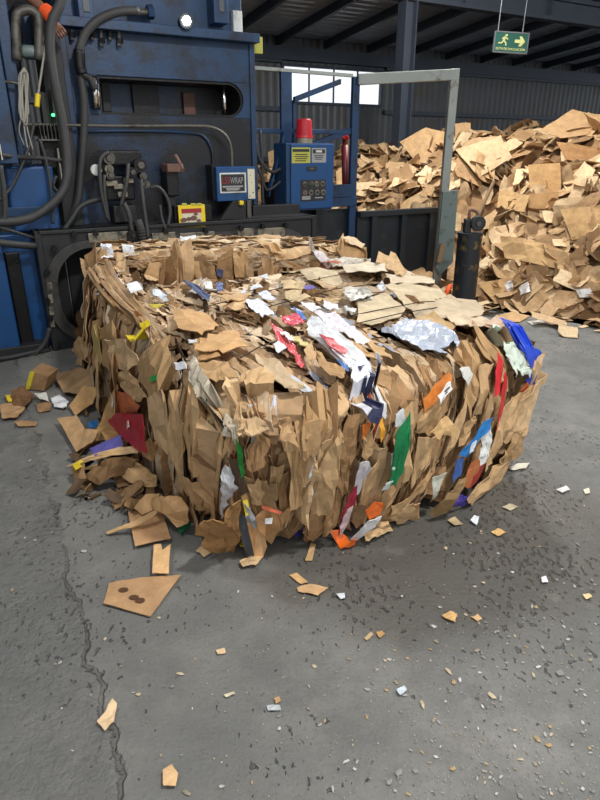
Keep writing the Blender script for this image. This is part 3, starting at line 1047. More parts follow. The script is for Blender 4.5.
MB().cyl((p.x, CD + 0.12, ct - 0.01), (p.x, CD + 0.12, ct + 0.045), 0.085, 20).build('beacon_base', 'worn', cc)
bt = at_m(305, 119, CD + 0.12).z
MB().tube([(p.x, CD + 0.12, ct + 0.045), (p.x, CD + 0.12, ct + 0.07), (p.x, CD + 0.12, bt - 0.015), (p.x, CD + 0.12, bt)], 0.092, 20, 0.07).build('beacon_lens', 'red', cc, bevel=0.008)

# post frame that carries it
gf = empty('guard_frame', (0, 0, 0), 0, 'blue welded post frame standing beside the press behind the control cabinet', 'frame')
gf.matrix_world = Matrix.Translation(M0) @ Matrix.Rotation(MA, 4, 'Z')
GDp = 0.62


def post(px0, px1, ytop, dep, m='blue', name='post', parent=gf, th=0.05):
    a = at_m(px0, 150, dep); b = at_m(px1, 150, dep)
    z = at_m(px0, ytop, dep).z
    return MB().box(a.x, b.x, dep, dep + th, 0, z).build(name, m, parent, bevel=0.006)


post(282, 292.5, 70, GDp); post(293.5, 297, 100, GDp + 0.02)
post(351.5, 358, 76, GDp)
mbox(248, 128, 356, 134.5, GDp + 0.02, 0.07, 'cross_rail', 'blue', gf)
mbox(300, 186, 352, 197, GDp - 0.02, 0.1, 'cross_rail', 'blue', gf)
mbox(332, 198, 357, 206, GDp - 0.02, 0.1, 'cross_rail', 'blue', gf)
mbox(316, 210, 356, 262, GDp + 0.1, 0.04, 'lower_plate', 'hopper', gf)
mbox(262, 182, 316, 262, GDp + 0.3, 0.04, 'lower_plate', 'grease', gf)


def strut(p, q, dep, w, h, name, m='blue', parent=gf):
    a = at_m(*p, dep); b = at_m(*q, dep)
    return beam(MB(), a, b, w, h).build(name, m, parent)


strut((294, 97), (340, 79), GDp, 0.05, 0.05, 'brace')
strut((283, 132), (268, 190), GDp - 0.1, 0.06, 0.07, 'brace')
strut((310, 143), (351, 127), GDp + 0.05, 0.05, 0.06, 'brace')
strut((252, 66), (352, 74), GDp + 0.02, 0.05, 0.03, 'top_rail', 'frame')
# dark red jack standing behind the cabinet
a = at_m(345, 145, GDp + 0.18); b = at_m(346, 205, GDp + 0.18)
MB().cyl(a, b, 0.042, 12).build('jack_tube', 'dred', gf, smooth=True)
a2 = at_m(345, 139, GDp + 0.18)
MB().cyl(a, a2, 0.03, 12).build('jack_neck', 'dred', gf)
MB().tube([a2 + Vector((-0.03, 0, 0)), a2 + Vector((0, 0, 0.03)), a2 + Vector((0.03, 0, 0))], 0.03, 8).build('jack_knob', 'red', gf)
# cables hanging beside the press
for pts, r in (([(255, 140), (260, 160), (272, 172), (286, 165)], 0.018), ([(256, 165), (262, 178), (268, 190), (285, 178)], 0.014), ([(260, 130), (262, 160), (263, 200), (266, 218)], 0.014), ([(268, 212), (290, 205), (300, 198)], 0.014)):
    mtube([(x, y, GDp - 0.16) for x, y in pts], r, 'hanging_cable', 'rubber', gf)
# conveyor side wall behind the bale, with its ribs
hp = empty('hopper_wall', (0, 0, 0), 0, 'dark ribbed steel conveyor side wall between blue post and swing gate', 'barrier')
A = m2w(at_m(357, 230, GDp)); A.z = 0
Bp = at_y(453, 210, 7.9); Bp.z = 0
zt = 0.95
dd = (Bp - A).normalized(); nn = Vector((dd.y, -dd.x, 0))


def wall_box(mb, a, b, t0, t1, z0, z1):
    vs = []
    for z in (z0, z1):
        for p, t in ((a, t0), (b, t0), (b, t1), (a, t1)):
            vs.append(p + nn * t + Vector((0, 0, z)))
    return mb.add(vs, [(3, 2, 1, 0), (4, 5, 6, 7), (0, 1, 5, 4), (1, 2, 6, 5), (2, 3, 7, 6), (3, 0, 4, 7)])


LW = (Bp - A).length
wall_box(MB(), A, Bp, -0.03, 0.0, 0, zt).build('steel_sheet', 'hopper', hp)
wall_box(MB(), A, Bp, 0.0, 0.07, zt - 0.06, zt).build('top_rail', 'hopper', hp, bevel=0.004)
for t in (0.12, 0.42, 0.72):
    a = A + dd * (LW * t)
    wall_box(MB(), a, a + dd * 0.07, 0.0, 0.06, 0, zt - 0.06).build('rib', 'hopper', hp, bevel=0.004)

# swing gate frame of pale steel
sg = empty('swing_gate', (0, 0, 0), 0, 'pale grey steel gate frame with long top bar and tall thin post', 'gate')
foot = at_z(438, 290); foot.z = 0
ptop = at_y(456, 69, foot.y)
MB().box(-0.045, 0.045, -0.05, 0.05, 0, ptop.z).build('gate_post', 'frame', sg, bevel=0.005).location = (foot.x - 0.03, foot.y, 0)
e0 = m2w(at_m(358, 74, GDp)); e1 = Vector((foot.x + 0.01, foot.y, ptop.z))
beam(MB(), e0, e1, 0.08, 0.105).build('top_bar', 'frame', sg, bevel=0.005)
pl0 = at_y(446, 192, foot.y - 0.1)
q = [at_y(443, 192, foot.y - 0.1), at_y(458, 190, foot.y - 0.1), at_y(453, 262, foot.y - 0.1), at_y(440, 276, foot.y - 0.1), at_y(436, 268, foot.y - 0.1)]
vs = [p for p in q] + [p + Vector((0, 0.06, 0)) for p in q]
MB().add(vs, [(0, 1, 2, 3, 4), (9, 8, 7, 6, 5)] + [(i, i + 5, (i + 1) % 5 + 5, (i + 1) % 5) for i in range(5)]).build('hinge_plate', 'greygreen', sg, bevel=0.004)
q = [at_y(437, 262, foot.y - 0.16), at_y(441, 244, foot.y - 0.16), at_y(445, 245, foot.y - 0.16), at_y(441, 263, foot.y - 0.16)]
vs = q + [p + Vector((0, 0.05, 0)) for p in q]
MB().add(vs, [(0, 1, 2, 3), (7, 6, 5, 4)] + [(i, i + 4, (i + 1) % 4 + 4, (i + 1) % 4) for i in range(4)]).build('wooden_wedge', 'wood', sg)

# bollard
bo = empty('bollard', (0, 0, 0), 0, 'thick black steel bollard with scraped yellow paint behind the bale', 'bollard')
bc = at_z(462, 312); bc.z = 0
bo.location = bc
bt_ = at_y(465, 233, bc.y).z
RB = 0.122
MB().tube([(0, 0, 0), (0, 0, bt_ * 0.5), (0, 0, bt_)], RB, 28).build('tube', 'bollard', bo, smooth=False)
MB().tube([(0, 0, bt_ - 0.02), (0, 0, bt_ + 0.006)], RB + 0.006, 28).build('rim', 'hopper', bo)
hl = bt_
MB().box(-0.07, 0.0, -0.03, 0.05, hl, hl + 0.14).build('lug', 'black', bo, bevel=0.01)
MB().cyl((0.055, -0.07, hl + 0.1), (0.055, 0.0, hl + 0.1), 0.075, 18).build('pulley', 'black', bo, bevel=0.01)
MB().cyl((0.055, -0.085, hl + 0.1), (0.055, -0.07, hl + 0.1), 0.025, 10).build('pulley_pin', 'grey', bo)
MB().tube(spline([(-0.03, 0, hl + 0.14), (-0.02, 0.02, hl + 0.22), (0.05, 0.02, hl + 0.2), (0.06, 0, hl + 0.14)], 5), 0.016, 8).build('shackle', 'rust', bo, smooth=True)
st = MB().tube([at_y(474, 225, bc.y + 0.12), at_y(494, 181, bc.y + 0.4)], 0.018, 8).build('wooden_stick', 'wood', None)
tag(st, 'weathered wooden stick leaning up out of the bollard top', 'stick')
og = MB().tube(spline([at_y(445, 302, bc.y - 0.1), at_y(447, 292, bc.y - 0.1), at_y(450, 286, bc.y - 0.05)], 4), 0.02, 6, 0.03).build('orange_strap', 'orange', bo, smooth=True)
og.location = -bc

# ------------------------------------------------------------------ evacuation sign
es = empty('evacuation_sign', (0, 0, 0), 0, 'hanging green evacuation route sign with running figure and arrow', 'sign')
YS = 9.2
tl, tr = at_y(494.5, 30.5, YS), at_y(528.5, 33, YS + 0.12)
br, bl = at_y(527, 54.5, YS + 0.12), at_y(494, 51.5, YS)
sx = (tr - tl); sz = (tl - bl)
SW, SH = sx.length, sz.length
es.location = (tl + br) / 2
es.rotation_euler = (0, math.atan2(-(sx.z), Vector((sx.x, sx.y)).length), math.atan2(sx.y, sx.x))
MB().box(-SW / 2, SW / 2, -0.006, 0.006, -SH / 2, SH / 2).build('board', 'greensign', es)
eb = MB()
for a in ((-SW / 2, SW / 2, SH / 2 - 0.012, SH / 2 + 0.004), (-SW / 2, SW / 2, -SH / 2 - 0.004, -SH / 2 + 0.012), (-SW / 2 - 0.004, -SW / 2 + 0.012, -SH / 2, SH / 2), (SW / 2 - 0.012, SW / 2 + 0.004, -SH / 2, SH / 2)):
    eb.box(a[0], a[1], -0.012, 0.012, a[2], a[3])
eb.build('rim', 'galv', es)


def sgn(u, v):
    return ((u - 0.5) * SW, (0.5 - v) * SH)


def slab(polys, name):
    mb = MB()
    for p in polys:
        mb.prism([sgn(*q) for q in p], -0.011, -0.005)
    return mb.build(name, 'signink', es)


def limb(a, b, w):
    ax, ay = a; bx, by = b
    asp = SW / SH
    dx, dy = (bx - ax) * asp, by - ay
    l = math.hypot(dx, dy); nx, ny = -dy / l * w, dx / l * w
    return [(ax + nx / asp, ay + ny), (bx + nx / asp, by + ny), (bx - nx / asp, by - ny), (ax - nx / asp, ay - ny)]


head = [(0.335 + 0.035 * math.cos(k * 0.7), 0.17 + 0.05 * math.sin(k * 0.7)) for k in range(9)]
slab([head, limb((0.3, 0.24), (0.27, 0.42), 0.055), limb((0.3, 0.25), (0.22, 0.34), 0.03), limb((0.3, 0.25), (0.39, 0.36), 0.03), limb((0.28, 0.42), (0.34, 0.54), 0.035),
      limb((0.34, 0.54), (0.35, 0.66), 0.03), limb((0.27, 0.42), (0.22, 0.54), 0.035), limb((0.22, 0.54), (0.12, 0.55), 0.03)], 'running_figure')
slab([[(0.6, 0.34), (0.76, 0.34), (0.72, 0.18), (0.79, 0.18), (0.9, 0.42), (0.79, 0.66), (0.72, 0.66), (0.76, 0.5), (0.6, 0.5)]], 'arrow')
cu = bpy.data.curves.new('sign_text', 'FONT'); cu.body = 'RUTA DE EVACUACIÓN'; cu.align_x = 'CENTER'; cu.align_y = 'CENTER'; cu.extrude = 0.002
to = bpy.data.objects.new('sign_text', cu); COL.objects.link(to); to.parent = es; cu.materials.append(M['signink'])
to.rotation_euler = (math.pi / 2, 0, 0)
to.location = (0, -0.008, -0.32 * SH)
bpy.context.view_layer.update()
to.scale = (0.86 * SW / to.dimensions.x, 0.15 * SH / to.dimensions.y, 1)
as_mesh(to)
for x in (-0.42 * SW, 0.3 * SW):
    wtop = zr((Vector((es.location.x, es.location.y, 0)) - W0).dot(E)) - 0.1 - es.location.z
    MB().cyl((x, 0, SH / 2), (x, 0.0, wtop), 0.006, 6).build('hanger_wire', 'galv', es)

# ------------------------------------------------------------------ the bale
random.seed(21)


def resample(pts, n):
    pts = [Vector(p) for p in pts]
    ls = [0]
    for a, b in zip(pts[:-1], pts[1:]):
        ls.append(ls[-1] + (b - a).length)
    out = []
    k = 0
    for i in range(n + 1):
        t = ls[-1] * i / n
        while k < len(pts) - 2 and ls[k + 1] < t:
            k += 1
        f = (t - ls[k]) / max(1e-6, ls[k + 1] - ls[k])
        out.append(pts[k].lerp(pts[k + 1], f))
    return out


class Face:
    """ruled patch between two rails, with a bulge along its normal"""

    def __init__(s, r0, r1, n=40, bulge=0.0):
        s.a = resample(r0, n); s.b = resample(r1, n); s.n = n; s.bulge = bulge
        s.W = sum(((s.a[i] - s.a[i + 1]).length + (s.b[i] - s.b[i + 1]).length) / 2 for i in range(n))
        s.H = sum((s.a[i] - s.b[i]).length for i in range(n + 1)) / (n + 1)

    def p(s, u, v):
        x = max(-0.08, min(1.08, u)) * s.n
        i = max(0, min(s.n - 1, int(math.floor(x))))
        f = x - i
        A_ = s.a[i].lerp(s.a[i + 1], f); B_ = s.b[i].lerp(s.b[i + 1], f)
        return A_.lerp(B_, v)

    def raw_n(s, u, v):
        e = 0.02
        du = s.p(u + e, v) - s.p(u - e, v)
        dv = s.p(u, v + e) - s.p(u, v - e)
        return du.cross(dv).normalized(), du.normalized(), dv.normalized()

    def at(s, u, v):
        n, tu, tv = s.raw_n(u, v)
        cu_, cv = max(0, min(1, u)), max(0, min(1, v))
        b = s.bulge * (1 - (2 * cu_ - 1) ** 4) * (1 - (2 * cv - 1) ** 4)
        return s.p(u, v) + n * b, n, tu, tv


ft_px = [(208, 425, .66), (228, 405, .72), (255, 404, .73), (300, 408, .71), (345, 405, .70), (390, 392, .70), (440, 368, .71), (490, 345, .70), (530, 345, .66)]
fb_px = [(214, 536, 0), (252, 539, 0), (290, 534, 0), (350, 525, 0), (400, 510, 0), (440, 498, 0), (470, 482, 0), (497, 466, 0)]
F_top = [at_z(*q) for q in ft_px]
F_bot = [at_z(*q) for q in fb_px]
L_top = [at_z(97, 258, .80), at_z(98, 285, .79), at_z(125, 312, .75), at_z(160, 348, .72), at_z(190, 388, .70), F_top[0]]
L_bot = [Vector((-1.78, 4.6, 0)), Vector((-1.42, 3.9, 0)), Vector((-1.05, 3.25, 0)), Vector((-.72, 2.68, 0)), F_bot[0]]
R_top = [F_top[-1], at_z(500, 331, .70), at_z(470, 315, .71), at_z(430, 288, .72), at_z(398, 266, .74)]
R_bot = [F_bot[-1], Vector((1.12, 3.3, 0)), Vector((1.0, 4.0, 0)), Vector((0.75, 5.0, 0))]
back_l, back_r = L_top[0], R_top[-1]
front = Face(F_bot, F_top, 40, 0.05)
left = Face(L_bot, L_top, 40, 0.02)
right = Face(R_bot, R_top, 40, 0.03)
T_front = F_top
T_back = resample([back_l, at_z(150, 290, .69), at_z(230, 280, .69), at_z(310, 269, .70), back_r], 12)


class Top(Face):
    def __init__(s, n=40):
        s.f = resample(T_front, n); s.k = resample(T_back, n); s.l = resample(L_top[::-1], n); s.r = resample(R_top, n)
        s.n = n; s.bulge = 0.035
        s.W = sum((s.f[i] - s.f[i + 1]).length + (s.k[i] - s.k[i + 1]).length for i in range(n)) / 2
        s.H = (s.f[n // 2] - s.k[n // 2]).length

    def e(s, pts, t):
        x = max(0, min(1, t)) * s.n
        i = min(s.n - 1, int(x)); return pts[i].lerp(pts[i + 1], x - i)

    def p(s, u, v):
        ue, ve = max(0, min(1, u)), max(0, min(1, v))
        f, k, l, r = s.e(s.f, ue), s.e(s.k, ue), s.e(s.l, ve), s.e(s.r, ve)
        P_ = f.lerp(k, ve) + l.lerp(r, ue) - (s.f[0].lerp(s.f[-1], ue)).lerp(s.k[0].lerp(s.k[-1], ue), ve)
        if u != ue or v != ve:                       # beyond the rim: run on flat
            e = 0.03
            du = (s.p(min(1, ue + e), ve) - s.p(max(0, ue - e), ve)) * (1 / (min(1, ue + e) - max(0, ue - e)))
            dv = (s.p(ue, min(1, ve + e)) - s.p(ue, max(0, ve - e))) * (1 / (min(1, ve + e) - max(0, ve - e)))
            P_ = P_ + du * (u - ue) + dv * (v - ve)
        return P_


top = Top()
# the second bale still in the mouth: a slab standing against the chamber
sl_f = [at_z(92, 257, .87), at_z(150, 255, .87), at_z(230, 253, .87), at_z(310, 252, .87), at_z(364, 249, .87)]
sl_l = [p + Vector((0, 0, -p.z)) + Vector((0.02, -0.05, 0)) for p in sl_f]
slab_front = Face(sl_l, sl_f, 30, 0.03)
sl_b = [m2w((at_m(92, 250, 0.2).x, 0.2, .85))] + [m2w((x, 0.2, .85)) for x in (0.9, 1.4, 1.9)] + [m2w((2.35, 0.1, .85))]
slab_top = Face(sl_f, sl_b, 30, 0.02)


def hull(faces, name, col, inset=0.035):
    bm = bmesh.new()
    K = 24
    for F in faces:
        g = []
        for i in range(K + 1):
            row = []
            for j in range(K + 1):
                p, n, _, _ = F.at(i / K, j / K)
                row.append(bm.verts.new(p - n * inset))
            g.append(row)
        for i in range(K):
            for j in range(K):
                bm.faces.new((g[i][j], g[i + 1][j], g[i + 1][j + 1], g[i][j + 1]))
    bmesh.ops.remove_doubles(bm, verts=bm.verts[:], dist=0.002)
    bm.normal_update()
    return bm


def core(bm, name, parent, col):
    me = bpy.data.meshes.new(name); bm.to_mesh(me)
    a = me.color_attributes.new('Col', 'FLOAT_COLOR', 'POINT')
    a.data.foreach_set('color', list(col) * len(me.vertices))
    me.materials.append(M['board'])
    o = bpy.data.objects.new(name, me); COL.objects.link(o); o.parent = parent
    return o


bale = empty('cardboard_bale', (0, 0, 0), 0, 'large crumbling bale of pressed cardboard lying on the floor before the baler', 'bale')
bale2 = empty('cardboard_bale', (0, 0, 0), 0, 'next cardboard bale still standing in the black chamber mouth behind the large one', 'bale')
core(hull([front, left, right, top], 'core', '', 0.06), 'pressed_core', bale, srgb(92, 66, 42))  # dark brown core paints the shade in gaps between sheets
core(hull([slab_front, slab_top], 'core', '', 0.05), 'pressed_core', bale2, srgb(92, 66, 42))  # same darkened core colour for shade between the slab's sheets
bmh = hull([front, left, right, top, slab_front, slab_top], 'probe', '', -0.01)
BVH = BVHTree.FromBMesh(bmh)


def wrap_at(F, u, v):
    """point and normal on a bale face, folding over onto the neighbouring face past its rim"""
    if F is front:
        if v > 1:
            return top.at(u, min(1, (v - 1) * front.H / top.H))[:2]
        if u < 0:
            return left.at(max(0, 1 + u * front.W / left.W), v)[:2]
        if u > 1:
            return right.at(min(1, (u - 1) * front.W / right.W), v)[:2]
        v = max(0, v)
    elif F is top:
        if v < 0:
            return front.at(u, max(0, 1 + v * top.H / front.H))[:2]
        if u < 0:
            return left.at(1 - v, max(0, 1 + u * top.W / left.H))[:2]
        if u > 1:
            return right.at(v, max(0, 1 - (u - 1) * top.W / right.H))[:2]
    elif F is left:
        if v > 1:
            return top.at(min(1, (v - 1) * left.H / top.W), 1 - u)[:2]
        if u > 1:
            return front.at(min(1, (u - 1) * left.W / front.W), v)[:2]
        v = max(0, v)
    elif F is right:
        if v > 1:
            return top.at(max(0, 1 - (v - 1) * right.H / top.W), u)[:2]
        if u < 0:
            return front.at(max(0, 1 + u * right.W / front.W), v)[:2]
        v = max(0, v)
    elif F is slab_front and v > 1:
        return slab_top.at(u, min(1, (v - 1) * slab_front.H / slab_top.H))[:2]
    elif F is slab_top and v < 0:
        return slab_front.at(u, max(0, 1 + v * slab_top.H / slab_front.H))[:2]
    return F.at(u, v)[:2]


def ribbon(F, u0, v0, ang, w, l, phi, col, lift=0.0, nx=3, ny=8, crum=0.012, wave=0.02, curl=0.0, bend=0.0, th=0.0035, taper=0.0, torn=0.15):
    """a strip of board lying on a bale face: ang turns it in the face (0 = along v), phi tips it from flat (0) to on edge (90)"""
    sd = Vector((random.uniform(-90, 90), random.uniform(-90, 90), random.uniform(-90, 90)))
    ca, sa = math.cos(ang), math.sin(ang)
    cp_, sp_ = math.cos(phi), math.sin(phi)
    grid = []; nrm = []
    jl = [random.uniform(-torn, torn) for _ in range(nx + 1)]
    j0 = [random.uniform(-torn, torn) * 0.6 for _ in range(nx + 1)]
    for j in range(ny + 1):
        for i in range(nx + 1):
            q = i / nx - 0.5
            t0 = j / ny
            t = t0 + (jl[i] * 0.3 if j == ny else 0) + (j0[i] * 0.3 if j == 0 else 0)
            ww = w * (1 - taper * t0) * (1 + 0.25 * noise.noise(sd + Vector((t0 * 4, i * 1.0, 0))))
            x = q * ww
            y = (t - 0.5) * l
            y_ = y; x_ = x * cp_ + bend * (t - 0.5) ** 2 * l + wave * noise.noise(sd + Vector((t * l * 7, 0, 0.3)))
            fu = u0 + (x_ * ca + y_ * sa) / F.W
            fv = v0 + (-x_ * sa + y_ * ca) / F.H
            P_, n = wrap_at(F, fu, fv)
            h = lift - (q + 0.5) * ww * sp_ + curl * (2 * q) ** 2 * w
            h += crum * noise.noise(P_ * 11 + sd) + crum * 1.6 * abs(noise.noise(P_ * 21 + sd)) + crum * .8 * abs(noise.noise(P_ * 43 + sd)) - crum * .5
            g_ = P_ + n * h
            g_.z = max(g_.z, 0.006 + 0.004 * i)
            grid.append(g_)
    # thickness along the sheet's own normal
    vs = []; fs = []
    m = nx + 1

    def gn(i, j):
        a = grid[j * m + min(nx, i + 1)] - grid[j * m + max(0, i - 1)]
        b = grid[min(ny, j + 1) * m + i] - grid[max(0, j - 1) * m + i]
        return a.cross(b).normalized()
    for j in range(ny + 1):
        for i in range(m):
            vs.append(grid[j * m + i])
    for j in range(ny + 1):
        for i in range(m):
            vs.append(grid[j * m + i] - gn(i, j) * th)
    o = m * (ny + 1)
    for j in range(ny):
        for i in range(nx):
            a, b, c, d = j * m + i, j * m + i + 1, (j + 1) * m + i + 1, (j + 1) * m + i
            fs.append((a, b, c, d)); fs.append((d + o, c + o, b + o, a + o))
    for j in range(ny):
        a, d = j * m, (j + 1) * m; fs.append((a, d, d + o, a + o))
        a, d = j * m + nx, (j + 1) * m + nx; fs.append((d, a, a + o, d + o))
    for i in range(nx):
        a, b = i, i + 1; fs.append((b, a, a + o, b + o))
        a, b = ny * m + i, ny * m + i + 1; fs.append((a, b, b + o, a + o))
    return vs, fs, col


class Heaper:
    """keeps the first `limit` strips as parts of their own, joins the rest"""

    def __init__(s, parent, name, limit):
        s.parent, s.name, s.limit, s.k, s.mb = parent, name, limit, 0, MB()

    def put(s, r, part=True):
        vs, fs, col = r
        if part and s.k < s.limit:
            s.k += 1
            return MB().add(vs, fs, col).build(s.name, 'board', s.parent)
        s.mb.add(vs, fs, col)

    def close(s, name):
        if s.mb.v:
            o = s.mb.build(name, 'board', s.parent)
            o['kind'] = 'stuff'


rd = random.uniform
hb = Heaper(bale, 'cardboard_sheet', 205)

# underlayer of small crushed pieces on every face (joined: nobody could pick them apart)
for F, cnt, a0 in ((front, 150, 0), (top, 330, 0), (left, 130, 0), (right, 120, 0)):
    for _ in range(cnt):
        hb.put(ribbon(F, rd(0, 1), rd(0.0, 1), a0 + rd(-.5, .5), rd(.03, .12), rd(.12, .4), rd(-1.2, 1.2), tan(DTANS + [(104, 80, 56), (112, 88, 62), (96, 74, 52)]), lift=rd(-.06, -.01), nx=2, ny=5, crum=.02), False)  # extra dark browns stand in for shade deep between the sheets
# front: folded sheets seen edge-on and slantwise, leaning more to the right
n = 120
for i in range(n):
    u = (i + rd(-.6, .6)) / n
    lean = -0.05 + 0.5 * max(0, u - .35) ** 1.0 + rd(-.12, .12)
    v = rd(.3, .75)
    hb.put(ribbon(front, u, v, lean, rd(.05, .13), rd(.2, .6), rd(.2, 1.25) * random.choice((1, 1, 1, -1)), tan(), lift=rd(-.03, .045), nx=4, ny=10, crum=rd(.008, .02), wave=.03, curl=rd(-.5, .12), bend=rd(-.15, .15), torn=.4))
# front, thin edges between them
for i in range(120):
    u = rd(0, 1)
    lean = -0.05 + 0.5 * max(0, u - .35) + rd(-.15, .15)
    hb.put(ribbon(front, u, rd(.2, .85), lean, rd(.05, .1), rd(.2, .6), rd(1.2, 1.55), tan(), lift=rd(.0, .03), nx=1, ny=9, crum=.006, wave=.035), i < 30)
for i in range(110):
    u = rd(0, 1)
    c = tan(TANS + TOPS) if random.random() < .82 else srgb(*random.choice([(216, 214, 210), (150, 60, 50), (60, 80, 130), (200, 120, 60), (40, 100, 70), (110, 100, 96)]))
    hb.put(ribbon(front, u, rd(.15, .9), -0.05 + 0.5 * max(0, u - .35) + rd(-.25, .25), rd(.012, .04), rd(.1, .35), rd(.2, 1.3), c, lift=rd(.0, .03), nx=1, ny=7, crum=.008, wave=.04, torn=.5), False)
# top: strips running from the machine to the front rim, pressed flat
for i in range(170):
    u, v = rd(0.02, .98), rd(.02, .98)
    a = rd(-.35, .35) + (0.25 if u < .5 else .0)
    big = u > .45 and v > .3
    hb.put(ribbon(top, u, v, a, rd(.12, .26) if big else rd(.05, .13), rd(.25, .6) if big else rd(.15, .42), rd(-.08, .12) if big else rd(-.12, .4), tan(PALE if big else TOPS), lift=rd(-.005, .016), nx=4, ny=9, crum=rd(.006, .011) if big else rd(.01, .018), wave=.03, torn=.4), i < 100)
for i in range(420):
    u, v = rd(0.0, .98), rd(.0, 1)
    if u > .5 and v > .35 and random.random() < .7:
        continue
    c = tan(TOPS + PALE) if random.random() < .84 else srgb(*random.choice([(222, 224, 228), (206, 210, 220), (214, 206, 190), (168, 174, 190)]))
    hb.put(ribbon(top, u, v, rd(-.55, .55), rd(.02, .07), rd(.08, .3), rd(-.2, .9) * random.choice((1, -1)), c, lift=rd(.004, .03), nx=2, ny=6, crum=.012, wave=.03, torn=.5), False)
# left: big flats seen face-on
for i in range(60):
    u, v = rd(.02, .98), rd(.15, .9)
    hb.put(ribbon(left, u, v, rd(-.35, .25), rd(.12, .28), rd(.3, .6), rd(-.3, .35), tan(TOPS + TANS), lift=rd(-.01, .03), nx=4, ny=7, crum=rd(.008, .02), wave=.02, curl=rd(-.05, .08)), i < 40)
for i in range(60):
    hb.put(ribbon(left, rd(0, 1), rd(.1, .95), rd(-.4, .3), rd(.04, .1), rd(.15, .5), rd(.6, 1.5), tan(TOPS + TANS), lift=rd(.0, .03), nx=2, ny=7, crum=.012, wave=.03), False)
for i in range(60):
    hb.put(ribbon(right, rd(0, 1), rd(.1, .9), rd(-.4, .4), rd(.1, .25), rd(.25, .6), rd(-.5, .6), tan(TOPS + TANS), lift=rd(-.01, .03), nx=3, ny=7, crum=.012), False)
# rims: pieces bent over the edges
for i in range(46):
    u = rd(0, 1)
    hb.put(ribbon(front, u, rd(.92, 1.0), rd(-.5, .6), rd(.05, .12), rd(.15, .35), rd(-.4, 1.0), tan(), lift=rd(.0, .025), nx=2, ny=7, crum=.016, wave=.03), i < 20)
for i in range(40):
    hb.put(ribbon(left, rd(0, 1), rd(.9, 1.02), rd(-.5, .5), rd(.05, .14), rd(.15, .35), rd(-.4, 1.0), tan(), lift=rd(.0, .03), nx=2, ny=6, crum=.016), i < 20)

# slab in the mouth: narrow folded flats on its face, loose edges along its top
h2 = Heaper(bale2, 'cardboard_sheet', 150)
for i in range(90):
    h2.put(ribbon(slab_front, rd(0, 1), rd(.45, .9), rd(-.2, .2), rd(.06, .16), rd(.25, .5), rd(.1, 1.0) * random.choice((1, 1, -1)), tan(DTANS + TANS), lift=rd(-.01, .03), nx=3, ny=6, crum=.014, curl=rd(-.1, .1)), i < 80)
for i in range(130):
    h2.put(ribbon(slab_top, rd(.06, .94), rd(0, .7), rd(1.0, 2.1), rd(.03, .09), rd(.12, .35), rd(-.5, .6), tan(TANS + PALE), lift=rd(-.02, .02), nx=2, ny=6, crum=.014, wave=.03), i < 60)
for i in range(60):
    h2.put(ribbon(slab_front, rd(.05, .95), rd(.9, 1.0), rd(1.1, 2.0), rd(.03, .09), rd(.12, .4), rd(.3, 1.4), tan(TANS + PALE), lift=rd(.0, .03), nx=2, ny=6, crum=.014), False)
h2.close('crushed_board')

# pieces of the bale that stand out one by one: outlines measured in the photograph, laid on the bale's faces
def on_bale(px, py):
    r = ray(px, py).normalized()
    hit, n, idx, dist = BVH.ray_cast(CAMV, r)
    return hit, n


def proj_bale(lift):
    def f(co):
        d = (co - CAMV)
        hit, n, i, t = BVH.ray_cast(CAMV, d.normalized())
        if hit is None or (hit - co).length > 0.6:
            return co, -d.normalized()
        if n.dot(d) > 0:
            n = -n
        return hit + n * lift, n
    return f


def patch(poly, col, name='cardboard_sheet', m='board', lift=0.04, crum=0.012, label=None, cuts=2, th=0.004, freq=9.0, parent=None):
    hits = [on_bale(*q) for q in poly]
    good = [(h - CAMV).length for h, n in hits if h is not None]
    avg = sum(good) / max(1, len(good)) if good else 3.0
    pts = [h if h is not None else CAMV + ray(*q).normalized() * avg for (h, n), q in zip(hits, poly)]
    c = col if len(col) == 4 else srgb(*col)
    o = sheet_mesh(name, pts, Vector((0, -1, 0)), c, m, th, crum, cuts, freq, parent or bale, proj_bale(lift), tilt=0.13, floor_z=0.006, jag=0.9)
    if label:
        o['label'] = label
    return o


